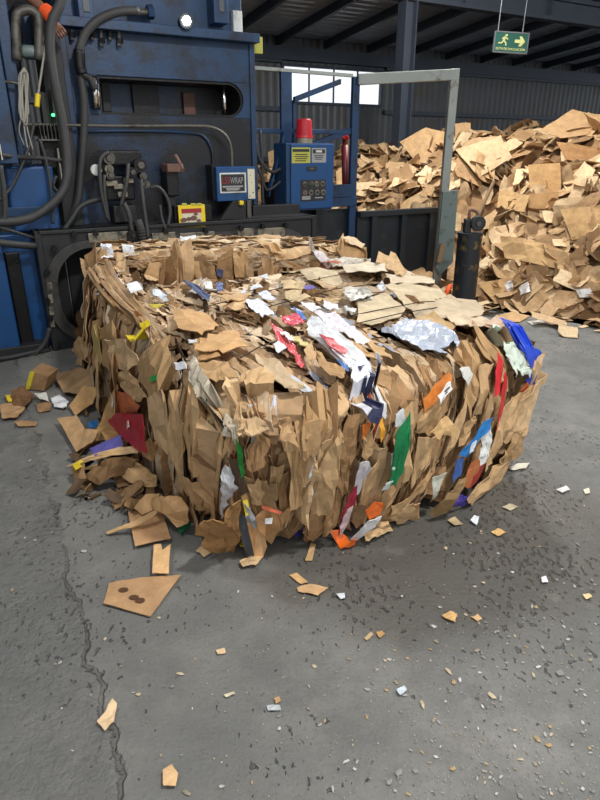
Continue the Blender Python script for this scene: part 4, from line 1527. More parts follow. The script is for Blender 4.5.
T1, T2, T3, T4 = (194, 160, 117), (178, 144, 102), (156, 121, 83), (206, 174, 132)
PG = (200, 182, 150)
WH = (208, 210, 212)
boards = [
    # near left corner and left face
    (T1, .04, [(186, 390), (199, 388), (200, 420), (199, 470), (189, 455), (184, 430)]),
    (T1, .045, [(200, 392), (212, 404), (220, 425), (217, 478), (205, 470), (200, 440)]),
    (T4, .05, [(165, 396), (183, 387), (184, 420), (181, 452), (168, 436)]),
    (T2, .035, [(150, 355), (176, 345), (186, 386), (166, 395), (152, 380)]),
    (T4, .05, [(125, 340), (140, 342), (152, 360), (141, 373), (128, 365)]),
    (T1, .045, [(124, 376), (140, 369), (152, 380), (161, 396), (153, 402), (138, 390)]),
    (T2, .03, [(97, 322), (106, 318), (112, 330), (110, 360), (103, 372), (95, 360)]),
    ((176, 156, 98), .04, [(101, 365), (104, 326), (111, 325), (114, 360), (108, 374)]),
    (T1, .05, [(84, 352), (89, 337), (97, 347), (95, 362)]),
    (T2, .035, [(112, 330), (124, 322), (128, 350), (124, 375), (113, 365)]),
    (T1, .04, [(186, 455), (200, 472), (214, 482), (219, 512), (204, 505), (192, 480)]),
    # crumple below the near corner of the top
    (T4, .05, [(231, 394), (238, 395), (247, 411), (240, 413), (230, 403)]),
    (T4, .055, [(247, 415), (262, 412), (270, 420), (258, 425), (250, 422)]),
    (T4, .05, [(240, 413), (248, 413), (248, 426), (241, 425)]),
    (T2, .04, [(231, 412), (240, 420), (238, 440), (232, 442)]),
    ((186, 150, 108), .06, [(277, 410), (287, 409), (294, 430), (295, 437), (284, 436), (280, 424)]),
    (T3, .045, [(250, 440), (262, 425), (270, 431), (266, 450), (258, 458), (252, 455)]),
    (T2, .05, [(295, 418), (308, 404), (313, 432), (303, 447), (300, 490), (288, 490), (287, 440)]),
    (T2, .045, [(271, 455), (283, 455), (277, 490), (267, 490)]),
    (T1, .04, [(252, 474), (268, 468), (268, 494), (255, 494)]),
    (T3, .035, [(279, 470), (287, 462), (286, 500), (277, 505)]),
    # middle of the front
    (T1, .055, [(312, 440), (320, 430), (333, 423), (336, 432), (332, 465), (323, 502), (307, 502), (310, 470)]),
    (T2, .06, [(299, 409), (320, 402), (326, 408), (320, 426), (308, 446), (300, 446)]),
    (T3, .04, [(337, 420), (350, 409), (349, 445), (341, 480), (333, 492), (334, 450)]),
    (T1, .045, [(354, 462), (368, 448), (369, 470), (362, 496), (352, 496)]),
    (T2, .04, [(350, 432), (358, 422), (366, 436), (356, 450)]),
    (T2, .045, [(372, 478), (382, 474), (383, 490), (374, 512), (369, 505)]),
    (T1, .045, [(388, 420), (400, 400), (402, 430), (396, 470), (382, 476), (384, 450)]),
    (T3, .04, [(322, 500), (335, 470), (342, 472), (330, 512), (318, 520)]),
    (T3, .04, [(300, 520), (308, 500), (322, 503), (322, 520), (305, 534)]),
    # right half of the front
    (T2, .045, [(405, 410), (424, 396), (428, 402), (422, 430), (405, 426)]),
    ((212, 174, 122), .075, [(415, 425), (430, 410), (438, 420), (437, 425), (423, 431)]),
    (T1, .045, [(404, 430), (420, 428), (419, 450), (408, 472), (400, 480)]),
    (T2, .05, [(452, 350), (470, 356), (462, 395), (452, 412), (449, 375)]),
    (T1, .055, [(464, 368), (476, 366), (470, 410), (461, 413)]),
    (T2, .05, [(452, 415), (462, 412), (464, 420), (454, 436), (446, 440)]),
    (T1, .05, [(442, 412), (452, 392), (449, 415), (436, 448), (430, 450)]),
    (T2, .06, [(380, 495), (400, 485), (418, 463), (426, 450), (421, 470), (402, 492), (380, 508)]),
    (T1, .06, [(380, 506), (400, 490), (405, 500), (392, 512)]),
    (T1, .06, [(470, 395), (477, 385), (482, 380), (476, 420), (466, 440)]),
    (T1, .07, [(476, 440), (482, 405), (492, 394), (503, 388), (516, 378), (505, 402), (490, 432), (478, 456), (468, 464)]),
    (T4, .09, [(500, 398), (516, 376), (534, 362), (546, 350), (543, 366), (525, 397), (505, 428), (492, 440), (490, 425)]),
    (T2, .075, [(486, 455), (493, 432), (508, 420), (511, 430), (508, 442), (499, 453)]),
    (T1, .08, [(448, 484), (468, 466), (490, 455), (505, 451), (500, 462), (480, 476), (452, 492)]),
    (T2, .05, [(468, 335), (480, 350), (498, 366), (497, 391), (491, 392), (488, 370), (474, 356)]),
    # pale flats on the right of the top
    (PG, .04, [(358, 312), (385, 304), (405, 317), (398, 325), (375, 333), (357, 333)]),
    ((190, 172, 144), .045, [(410, 319), (440, 312), (465, 315), (481, 323), (478, 327), (450, 328), (428, 331)]),
    ((204, 184, 156), .05, [(440, 333), (455, 326), (480, 326), (492, 331), (470, 341), (452, 341)]),
    (PG, .035, [(383, 299), (410, 294), (437, 297), (456, 310), (430, 314), (408, 317), (395, 306)]),
    ((210, 192, 164), .04, [(384, 279), (405, 280), (430, 287), (433, 294), (405, 295), (390, 291)]),
    ((214, 200, 176), .04, [(340, 272), (362, 268), (384, 270), (386, 283), (362, 285), (347, 286)]),
    (T1, .05, [(376, 262), (395, 267), (406, 280), (400, 283), (385, 276)]),
    (PG, .03, [(300, 276), (335, 278), (343, 290), (330, 293), (310, 286)]),
    ((206, 176, 140), .04, [(310, 284), (318, 284), (334, 300), (338, 304), (328, 304)]),
    ((206, 180, 140), .04, [(280, 285), (300, 288), (306, 299), (283, 298)]),
    ((198, 176, 138), .035, [(285, 300), (300, 300), (312, 312), (296, 316), (285, 308)]),
    ((196, 166, 124), .04, [(312, 306), (330, 308), (343, 314), (330, 317), (316, 312)]),
    ((182, 152, 108), .045, [(432, 328), (452, 340), (440, 346), (420, 338), (400, 336)]),
    # loose flats and crumples on the left of the top
    (T1, .06, [(217, 313), (248, 305), (250, 311), (227, 323)]),
    (T4, .05, [(223, 321), (248, 311), (247, 319), (235, 323)]),
    ((198, 158, 110), .045, [(174, 322), (200, 322), (218, 340), (205, 352), (186, 345)]),
    ((200, 160, 112), .05, [(208, 350), (238, 346), (247, 362), (226, 371), (206, 366)]),
    ((192, 150, 102), .045, [(196, 352), (210, 352), (222, 372), (205, 376)]),
    (T2, .05, [(196, 375), (226, 376), (240, 392), (222, 398), (205, 390)]),
    (T1, .06, [(240, 396), (255, 386), (272, 395), (272, 404), (250, 404)]),
    ((188, 166, 134), .05, [(253, 376), (272, 378), (296, 396), (304, 402), (285, 404), (262, 390)]),
    (T2, .06, [(312, 370), (330, 378), (344, 391), (335, 396), (321, 388)]),
    (T1, .07, [(302, 375), (312, 360), (314, 375), (308, 388)]),
    ((200, 186, 130), .05, [(284, 346), (297, 348), (311, 362), (305, 366), (290, 356)]),
    (T1, .05, [(344, 353), (360, 359), (378, 372), (375, 376), (358, 366)]),
    (T1, .05, [(346, 340), (366, 350), (382, 362), (388, 368), (376, 368), (356, 354)]),
    (T3, .05, [(300, 340), (312, 345), (322, 356), (316, 358), (304, 350)]),
]
for col, lift, poly in boards:
    patch(poly, col, lift=lift + .014, crum=rd(.013, .022), freq=rd(9, 15))

prints = [
    ('film', (186, 176, 156), .055, [(202, 372), (212, 389), (226, 412), (225, 431), (214, 416), (203, 396)], 'plastic_film', 'dull translucent plastic film'),
    ('film', WH, .065, [(231, 450), (237, 457), (243, 474), (238, 481), (228, 490), (223, 502), (221, 478), (226, 465)], 'plastic_film', 'white crumpled plastic'),
    ('print', (26, 120, 44), .07, [(240, 426), (246, 435), (249, 459), (246, 463), (242, 446)], 'printed_sheet', 'narrow green printed strip'),
    ('board', (96, 78, 62), .05, [(232, 445), (243, 447), (251, 480), (244, 483), (238, 463)], 'cardboard_sheet', 'dark brown damp sheet'),
    ('film', (170, 172, 176), .06, [(249, 485), (255, 490), (263, 506), (257, 512), (250, 500)], 'plastic_film', 'pale grey plastic strip'),
    ('film', WH, .05, [(303, 470), (307, 450), (311, 446), (308, 475), (305, 487)], 'plastic_film', 'white plastic edge'),
    ('film', WH, .05, [(302, 472), (307, 468), (308, 480), (305, 487)], 'plastic_film', 'white plastic tip'),
    ('print', (206, 200, 204), .055, [(347, 449), (357, 448), (360, 456), (352, 481), (345, 484), (346, 465)], 'printed_sheet', 'pale lilac printed strip'),
    ('print', (168, 44, 64), .06, [(341, 476), (346, 468), (346, 487), (340, 511), (334, 522), (334, 500)], 'printed_sheet', 'crimson printed strip'),
    ('print', (214, 190, 190), .063, [(338, 494), (343, 490), (341, 505), (335, 520), (333, 510)], 'printed_sheet', 'pale pink printed strip'),
    ('print', (206, 112, 40), .05, [(350, 420), (359, 416), (356, 429), (351, 431)], 'printed_sheet', 'orange printed scrap'),
    ('print', (214, 150, 40), .06, [(364, 418), (368, 412), (369, 424), (366, 432)], 'printed_sheet', 'yellow and orange printed edge'),
    ('print', (16, 122, 70), .075, [(377, 423), (388, 406), (389, 430), (385, 455), (378, 468), (372, 471), (376, 446)], 'printed_sheet', 'green printed packaging strip'),
    ('print', WH, .085, [(379, 408), (386, 405), (387, 420), (379, 419)], 'printed_sheet', 'white label'),
    ('print', (206, 222, 210), .085, [(376, 440), (381, 437), (379, 452), (375, 455)], 'printed_sheet', 'pale green print'),
    ('print', (206, 214, 210), .075, [(371, 466), (376, 465), (373, 475), (369, 474)], 'printed_sheet', 'white torn end'),
    ('film', WH, .06, [(308, 342), (315, 340), (340, 354), (360, 367), (372, 385), (371, 398), (360, 389), (342, 373), (322, 361), (307, 353)], 'plastic_film', 'long white plastic sack'),
    ('film', (222, 224, 232), .065, [(346, 381), (356, 384), (365, 394), (353, 411), (348, 399)], 'plastic_film', 'white sack end'),
    ('print', (38, 42, 74), .075, [(361, 391), (370, 393), (368, 404), (361, 417), (351, 413), (358, 404)], 'printed_sheet', 'dark navy printed patch'),
    ('print', (40, 46, 80), .075, [(352, 384), (360, 386), (356, 391)], 'printed_sheet', 'dark navy print'),
    ('print', (40, 44, 66), .07, [(370, 377), (374, 376), (375, 394), (372, 396)], 'printed_sheet', 'dark navy print'),
    ('print', (186, 36, 52), .065, [(318, 357), (332, 361), (344, 372), (342, 379), (329, 371)], 'printed_sheet', 'red printed strip'),
    ('print', (70, 110, 168), .065, [(333, 377), (345, 385), (346, 390), (339, 386)], 'printed_sheet', 'blue printed strip'),
    ('film', (216, 92, 96), .055, [(270, 342), (283, 351), (297, 368), (303, 379), (299, 382), (291, 370), (277, 358)], 'plastic_film', 'pinkish red plastic strip'),
    ('film', (232, 222, 224), .062, [(276, 345), (286, 352), (293, 363), (288, 363), (280, 354)], 'plastic_film', 'white plastic strip'),
    ('film', (204, 62, 84), .06, [(282, 334), (296, 330), (306, 339), (294, 346), (284, 344)], 'plastic_film', 'red translucent plastic'),
    ('print', (72, 122, 196), .065, [(293, 325), (303, 330), (307, 338), (301, 335)], 'printed_sheet', 'blue and white wrapper'),
    ('print', (226, 226, 230), .06, [(290, 324), (296, 324), (303, 330), (296, 329)], 'printed_sheet', 'white wrapper end'),
    ('film', (222, 216, 222), .055, [(314, 332), (335, 334), (352, 345), (369, 356), (363, 361), (345, 351), (330, 345)], 'plastic_film', 'white and lilac film'),
    ('film', (228, 228, 230), .05, [(301, 316), (312, 316), (321, 325), (312, 329), (304, 323)], 'plastic_film', 'white film scrap'),
    ('film', (228, 228, 230), .05, [(322, 314), (337, 318), (339, 325), (326, 323)], 'plastic_film', 'white film scrap'),
    ('film', (168, 176, 190), .06, [(388, 343), (402, 336), (425, 337), (446, 345), (455, 355), (452, 363), (438, 364), (420, 359), (400, 351)], 'plastic_film', 'silver grey plastic sheet'),
    ('print', (206, 120, 46), .075, [(409, 399), (424, 382), (430, 374), (436, 378), (433, 385), (420, 399), (410, 408)], 'printed_sheet', 'orange printed board with a label'),
    ('print', (232, 232, 230), .085, [(413, 394), (426, 383), (429, 388), (416, 400)], 'printed_sheet', 'white label'),
    ('print', (216, 214, 206), .07, [(439, 372), (448, 370), (452, 376), (447, 386), (442, 378)], 'paper_scrap', 'white paper scrap'),
    ('print', (36, 124, 196), .075, [(447, 442), (455, 433), (463, 415), (469, 411), (467, 423), (458, 435), (450, 450), (444, 448)], 'printed_sheet', 'bright blue printed strip'),
    ('print', (216, 226, 234), .085, [(449, 434), (453, 431), (451, 441), (447, 443)], 'printed_sheet', 'white label'),
    ('print', (206, 30, 44), .075, [(471, 394), (475, 374), (480, 358), (484, 362), (482, 376), (475, 391)], 'printed_sheet', 'red printed strip'),
    ('print', (196, 30, 40), .075, [(484, 372), (487, 382), (481, 410), (476, 426), (478, 400)], 'printed_sheet', 'red printed edge'),
    ('film', (220, 220, 216), .075, [(464, 424), (470, 419), (471, 433), (467, 455), (461, 463), (464, 444)], 'plastic_film', 'white plastic strip'),
    ('print', (170, 100, 56), .065, [(446, 476), (454, 456), (460, 450), (460, 461), (452, 476)], 'printed_sheet', 'rust orange printed edge'),
    ('print', (150, 46, 40), .065, [(458, 462), (466, 456), (462, 466), (452, 478)], 'printed_sheet', 'dull red edge'),
    ('print', (196, 196, 180), .05, [(420, 470), (432, 464), (424, 485), (420, 489)], 'paper_scrap', 'pale grey paper'),
    ('print', (60, 90, 150), .055, [(443, 452), (449, 450), (446, 466), (438, 474)], 'printed_sheet', 'blue printed edge'),
    ('film', (78, 64, 160), .07, [(424, 493), (440, 482), (454, 483), (451, 490), (438, 491)], 'plastic_film', 'violet plastic scrap'),
    ('print', (34, 72, 196), .06, [(490, 331), (503, 333), (520, 344), (529, 352), (523, 361), (514, 366), (508, 352), (499, 341)], 'printed_sheet', 'bright blue printed wrapper'),
    ('print', (30, 60, 170), .055, [(510, 378), (517, 366), (523, 360), (517, 382)], 'printed_sheet', 'blue wrapper tail'),
    ('film', (206, 218, 214), .07, [(510, 366), (518, 361), (521, 368), (513, 375)], 'plastic_film', 'white film'),
    ('film', (204, 216, 200), .075, [(485, 341), (498, 344), (508, 354), (512, 370), (505, 373), (498, 366), (497, 376), (493, 362), (487, 354)], 'plastic_film', 'pale green white plastic bag'),
    ('print', (196, 168, 146), .06, [(478, 340), (490, 332), (505, 342), (511, 353), (498, 344)], 'printed_sheet', 'pinkish grey sheet'),
    ('print', (196, 96, 48), .06, [(504, 386), (512, 378), (514, 390), (508, 396)], 'printed_sheet', 'orange scrap'),
    ('film', (190, 186, 174), .045, [(344, 298), (368, 294), (373, 309), (352, 321), (342, 312)], 'plastic_film', 'greyish translucent film'),
    ('film', (150, 146, 134), .05, [(352, 308), (368, 304), (371, 312), (356, 318)], 'plastic_film', 'grey film fold'),
    ('film', (216, 216, 214), .05, [(344, 318), (356, 322), (356, 330), (346, 328)], 'plastic_film', 'white film edge'),
    ('film', (226, 220, 208), .05, [(324, 260), (345, 257), (371, 259), (370, 263), (345, 264), (328, 267)], 'plastic_film', 'long white film strip'),
    ('film', (222, 222, 226), .05, [(308, 249), (318, 253), (329, 262), (325, 269), (317, 262)], 'plastic_film', 'white film'),
    ('print', (190, 100, 70), .05, [(318, 266), (330, 270), (341, 276), (338, 279), (324, 273)], 'printed_sheet', 'orange brown printed edge'),
    ('print', (110, 96, 176), .055, [(303, 300), (310, 301), (317, 304), (312, 306), (306, 305)], 'printed_sheet', 'violet wrapper'),
    ('print', (224, 200, 50), .055, [(144, 338), (159, 331), (162, 335), (149, 345)], 'printed_sheet', 'yellow printed strip'),
    ('print', (216, 196, 70), .05, [(153, 317), (166, 318), (162, 322)], 'printed_sheet', 'yellow printed scrap'),
    ('print', (226, 228, 232), .05, [(131, 298), (138, 296), (144, 302), (136, 305)], 'paper_scrap', 'white paper scrap'),
    ('print', (212, 224, 236), .05, [(153, 304), (158, 306), (166, 312), (162, 315), (155, 311)], 'paper_scrap', 'white paper scrap'),
    ('print', (78, 90, 124), .05, [(184, 291), (195, 296), (211, 312), (208, 319), (196, 306)], 'printed_sheet', 'navy grey strip'),
    ('print', (60, 82, 140), .05, [(217, 298), (224, 297), (223, 304), (217, 303)], 'printed_sheet', 'blue scrap'),
    ('film', (216, 220, 230), .05, [(246, 318), (262, 317), (274, 328), (262, 331), (250, 325)], 'plastic_film', 'white film scrap'),
    ('film', (224, 226, 232), .05, [(249, 297), (260, 298), (263, 303), (252, 304)], 'plastic_film', 'white film scrap'),
    ('film', (214, 218, 230), .05, [(258, 303), (268, 302), (276, 312), (268, 316), (260, 310)], 'plastic_film', 'white film scrap'),
    ('print', (226, 226, 226), .05, [(259, 288), (268, 287), (269, 293), (260, 292)], 'paper_scrap', 'white paper scrap'),
    ('print', (224, 224, 222), .05, [(204, 296), (212, 296), (214, 301), (206, 301)], 'paper_scrap', 'white paper scrap'),
    ('print', (228, 230, 234), .06, [(188, 374), (200, 376), (201, 382), (189, 382)], 'paper_scrap', 'white paper scrap'),
    ('print', (226, 226, 226), .055, [(197, 358), (206, 357), (205, 361), (198, 362)], 'paper_scrap', 'white paper scrap'),
    ('print', (216, 218, 224), .06, [(272, 366), (278, 362), (286, 368), (277, 372)], 'paper_scrap', 'white paper scrap'),
    ('print', (168, 26, 44), .07, [(132, 418), (140, 411), (161, 412), (163, 425), (166, 449), (157, 446), (142, 430)], 'printed_sheet', 'deep red printed board'),
    ('print', (220, 206, 206), .08, [(147, 424), (152, 418), (154, 424), (150, 427)], 'printed_sheet', 'white torn spot'),
    ('print', (196, 106, 62), .055, [(132, 390), (142, 392), (156, 405), (150, 411), (134, 412), (131, 421), (128, 401)], 'printed_sheet', 'orange printed board'),
    ('print', (220, 216, 214), .062, [(128, 397), (131, 395), (132, 405), (129, 406)], 'printed_sheet', 'white edge'),
    ('print', (60, 170, 84), .06, [(168, 378), (175, 375), (176, 380), (170, 382)], 'printed_sheet', 'small green scrap'),
    ('print', (232, 110, 40), .095, [(353, 492), (364, 484), (370, 489), (366, 497), (357, 500)], 'printed_sheet', 'bright orange board'),
    ('print', (228, 226, 226), .1, [(357, 500), (366, 497), (360, 508), (346, 521), (342, 519), (350, 508)], 'printed_sheet', 'white printed strip'),
    ('print', (236, 112, 36), .1, [(334, 521), (347, 515), (346, 522), (339, 530), (329, 530)], 'printed_sheet', 'bright orange board end'),
    ('film', (232, 234, 238), .04, [(102, 253), (113, 253), (114, 257), (103, 258)], 'plastic_film', 'white film scrap'),
]
for m_, col, lift, poly, nm, lb in prints:
    patch(poly, col, nm, m_, lift + .026, 0.012 if m_ == 'film' else 0.007, lb, cuts=2 if m_ != 'film' else 3, freq=11 if m_ == 'film' else 9, th=0.003)
# lettering strips on two of the printed pieces
for poly, col in (([(418, 391.5), (425, 385.5), (425.8, 386.7), (418.8, 393)], (90, 80, 80)), ([(417, 396), (423, 390), (423.6, 391), (417.8, 397)], (110, 100, 96))):
    patch(poly, col, 'label_print', 'print', 0.12, 0.0, None, 1, 0.002)
# pieces on the slab
for col, poly in ((T2, [(335, 251), (345, 241), (367, 248), (367, 262), (340, 262)]), ((214, 190, 156), [(341, 236), (355, 237), (365, 244), (362, 247), (350, 243)]), (T2, [(233, 253), (248, 253), (247, 276), (235, 277)]), (T2, [(186, 264), (198, 262), (203, 278), (196, 283), (188, 276)]),
                  (T1, [(140, 284), (150, 262), (160, 262), (158, 292), (148, 296)]), ((206, 172, 126), [(248, 242), (268, 248), (288, 254), (282, 256), (262, 250)])):
    patch(poly, col, lift=.05, parent=bale2)
for poly in ([(122, 252), (134, 252), (135, 256), (124, 257)], [(180, 243), (196, 243), (196, 247), (182, 248)]):
    patch(poly, (228, 230, 234), 'paper_scrap', 'film', .05, 0.01, 'white paper scrap', parent=bale2)
patch([(217, 268), (223, 270), (222, 277), (217, 275)], (62, 72, 110), 'printed_sheet', 'print', .05, .006, 'dull blue scrap', parent=bale2)

# the fan of curved board edges at the far left of the top
c0 = [(90, 274), (100, 290), (120, 312), (142, 330), (158, 352)]
c1 = [(112, 264), (120, 282), (132, 298), (150, 318), (172, 346)]
K = 15
for k in range(K):
    f = k / (K - 1)
    pts = []
    for (x0, y0), (x1, y1) in zip(c0, c1):
        x, y = x0 + (x1 - x0) * f, y0 + (y1 - y0) * f + rd(-1, 1)
        h, n = on_bale(x, y)
        if h is None:
            h = at_z(x, y, .78); n = Vector((0, 0, 1))
        pts.append(h)
    sp_ = spline(pts, 4)
    c = tan(TANS + PALE)
    mb = MB()
    vs = []; fs = []
    up = Vector((-.25, -.55, .8)).normalized()
    for i, p in enumerate(sp_):
        t = (sp_[min(i + 1, len(sp_) - 1)] - sp_[max(i - 1, 0)]).normalized()
        b = t.cross(up).normalized()
        o_ = up * (0.045 + 0.02 * noise.noise(p * 6 + Vector((k * 3.1, 0, 0))))
        w_ = 0.006
        vs += [p + o_ - b * w_, p + o_ + b * w_, p - up * .1 + b * w_ + b * .02, p - up * .1 - b * w_ + b * .02]
    for i in range(len(sp_) - 1):
        a = i * 4; d = a + 4
        for q in range(4):
            fs.append((a + q, a + (q + 1) % 4, d + (q + 1) % 4, d + q))
    fs += [(3, 2, 1, 0), tuple(len(vs) - 4 + q for q in range(4))]
    mb.add(vs, fs, c)
    mb.build('cardboard_sheet', 'board', bale)
# baling wires over the top and down the front
wires = [[(205, 318), (262, 303), (310, 290), (352, 281), (398, 272)], [(268, 318), (300, 309), (336, 299), (372, 294), (430, 293)], [(300, 342), (340, 330), (376, 322), (420, 313), (458, 311)],
         [(356, 336), (400, 325), (440, 318), (476, 318)], [(240, 372), (260, 360), (290, 350), (330, 341)],
         [(191, 380), (197, 420), (199, 460), (203, 500)], [(159, 330), (160, 370), (163, 408)], [(216, 395), (217, 440), (219, 500), (222, 545)]]
for wpts in wires:
    pts = []
    for (x0, y0), (x1, y1) in zip(wpts[:-1], wpts[1:]):
        for q in range(5):
            x, y = x0 + (x1 - x0) * q / 5, y0 + (y1 - y0) * q / 5
            h, n = on_bale(x, y)
            if h is not None:
                pts.append(h + (n if n.dot(h - CAMV) < 0 else -n) * 0.062)
    if len(pts) > 2:
        MB().tube(pts, 0.0028, 5).build('baling_wire', 'wire', bale)
hb.close('crushed_board')

# ------------------------------------------------------------------ heap of loose cardboard against the back wall
random.seed(5)
E0 = at_z(478, 304); E1 = at_z(600, 322)          # foot of the heap where it meets the open floor
hd = (E1 - E0).normalized()
hn = Vector((-hd.y, hd.x, 0))
if hn.y < 0:
    hn = -hn


def heap_h(x, y):
    p = Vector((x, y, 0)) - E0
    t = p.dot(hd); d = p.dot(hn)
    if t < -1.0:
        d -= 0.32 * (-1.0 - t)                      # the foot swings back behind the conveyor
    d += 0.25 * noise.noise(Vector((x * 0.7, y * 0.7, 3.1)))
    w_ = Vector((x, y, 0)) - A
    d -= 2.5 * max(0, -.05 - t) * max(0, min(1, (w_.dot(nn) + .45) / .4))     # kept back by the conveyor wall
    if d <= 0:
        return 0.0
    top_ = 1.72 + 0.95 / (1 + math.exp(-(t - 0.8) * 3)) - 0.05 * max(0, -t - 1.5)
    k = 1 - math.exp(-d / 1.45)
    h = top_ * k * 1.12
    h *= 1 - 0.10 * (math.sin(d * 3.6) * 0.5 + 0.5) * (1 if d < 2.6 else 0.4)
    h -= 0.3 / (1 + math.exp(-(t - .2) * 5)) * math.exp(-((d - 2.1) / .55) ** 2)
    if d > 6.2:
        h *= max(0, 1 - (d - 6.2) / 1.2)
    return h + 0.16 * noise.noise(Vector((x * 1.3, y * 1.3, 0))) * min(1, d) + 0.09 * noise.noise(Vector((x * 3.1, y * 3.1, 5))) * min(1, d)


def heap_n(x, y):
    e = 0.06
    return Vector((heap_h(x - e, y) - heap_h(x + e, y), heap_h(x, y - e) - heap_h(x, y + e), 2 * e)).normalized()


def heap_pt(t, d):
    p = E0 + hd * t + hn * d
    return p.x, p.y


# packed inside of the heap
mb = MB(); NT, ND = 60, 44
vs = []
for i in range(NT + 1):
    for j in range(ND + 1):
        x, y = heap_pt(-7.5 + 16 * i / NT, -0.2 + 7.6 * j / ND)
        wd = (Vector((x, y, 0)) - W0).dot(E)
        if wd < .3:
            q = Vector((x, y, 0)) + E * (.3 - wd); x, y = q.x, q.y
        vs.append((x, y, max(0.0, heap_h(x, y) - 0.07)))
mb.add(vs, [(i * (ND + 1) + j, (i + 1) * (ND + 1) + j, (i + 1) * (ND + 1) + j + 1, i * (ND + 1) + j + 1) for i in range(NT) for j in range(ND)])
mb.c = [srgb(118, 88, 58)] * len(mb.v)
o = mb.build('packed_cardboard', 'board'); o['kind'] = 'stuff'
tag(o, 'packed inside of the cardboard heap showing dark between loose sheets', 'cardboard')


def loose_sheet(kind):
    """one flattened box or torn sheet, lying about the origin"""
    w, l = rd(.22, .5), rd(.3, .8)
    nx, ny = 4, 6
    sd = Vector((rd(-90, 90), rd(-90, 90), 0))
    fold = rd(-.9, .9) if kind % 3 == 0 else rd(-.25, .25)
    fx = rd(-.2, .2)
    bend = rd(-.25, .35)
    cut = [rd(0, .35) if random.random() < .5 else 0 for _ in range(4)]
    vs = []; fs = []
    for s_ in (0, 1):
        for j in range(ny + 1):
            for i in range(nx + 1):
                a, b = i / nx - .5, j / ny - .5
                if (a, b) and abs(a) == .5 and abs(b) == .5:
                    c = cut[(1 if a > 0 else 0) + (2 if b > 0 else 0)]
                    a *= 1 - c; b *= 1 - c * .5
                x, y = a * w, b * l
                x += .05 * w * noise.noise(sd + Vector((b * 5, 2, 0))) ; y += .06 * l * noise.noise(sd + Vector((a * 5, 7, 0)))
                z = bend * (b * b) * l + .018 * noise.noise(sd + Vector((x * 7, y * 7, 1))) + .012 * abs(noise.noise(sd + Vector((x * 15, y * 15, 4))))
                if x > fx * w:
                    z += (x - fx * w) * fold
                vs.append((x, y, z - s_ * .006))
    m = (nx + 1) * (ny + 1)
    q = nx + 1
    for j in range(ny):
        for i in range(nx):
            a, b, c, d = j * q + i, j * q + i + 1, (j + 1) * q + i + 1, (j + 1) * q + i
            fs += [(a, b, c, d), (d + m, c + m, b + m, a + m)]
    for j in range(ny):
        a, d = j * q, (j + 1) * q; fs.append((d, a, a + m, d + m))
        a, d = j * q + nx, (j + 1) * q + nx; fs.append((a, d, d + m, a + m))
    for i in range(nx):
        fs.append((i, i + 1, i + 1 + m, i + m)); a = ny * q + i; fs.append((a + 1, a, a + m, a + 1 + m))
    return vs, fs


SHEETS = []
for k in range(36):
    vs, fs = loose_sheet(k)
    me = bpy.data.meshes.new('loose_sheet'); me.from_pydata(vs, [], fs); me.materials.append(M['heap']); me.update()
    SHEETS.append((me, vs, fs))


def place_rot(n, spin, tiltx, tilty):
    """rotation that lays z along n, spun and tipped"""
    q = n.to_track_quat('Z', 'Y').to_matrix()
    return q @ Matrix.Rotation(spin, 3, 'Z') @ Matrix.Rotation(tiltx, 3, 'X') @ Matrix.Rotation(tilty, 3, 'Y')


# joined underlayers
MATS = [srgb(*c) for c in [(206, 176, 136), (194, 160, 120), (214, 186, 146), (182, 148, 108), (200, 167, 124), (168, 134, 96), (160, 128, 92), (140, 110, 78), (120, 94, 66)]]
mb = MB()
for q_ in range(6000):
    t = rd(-6.5, 7.0); d = rd(-.05, 5.0) if q_ < 4200 else rd(-.08, 1.1)
    x, y = heap_pt(t, d)
    h = heap_h(x, y)
    if (h < .02 and random.random() < .7) or (Vector((x, y, 0)) - W0).dot(E) < .7:
        continue
    me, vs, fs = random.choice(SHEETS)
    R_ = place_rot(heap_n(x, y), rd(0, 6.28), random.gauss(0, .45), random.gauss(0, .45))
    sc = rd(.3, .7)
    P_ = Vector((x, y, h + rd(-.06, .03)))
    mb.add([P_ + R_ @ (Vector(v) * sc) for v in vs], fs, random.choice(MATS))
mb.v = [(v[0], v[1], max(v[2], .008)) for v in mb.v]
o = mb.build('loose_cardboard', 'board'); o['kind'] = 'stuff'
tag(o, 'mass of smaller torn cardboard filling the heap behind the larger sheets', 'cardboard')

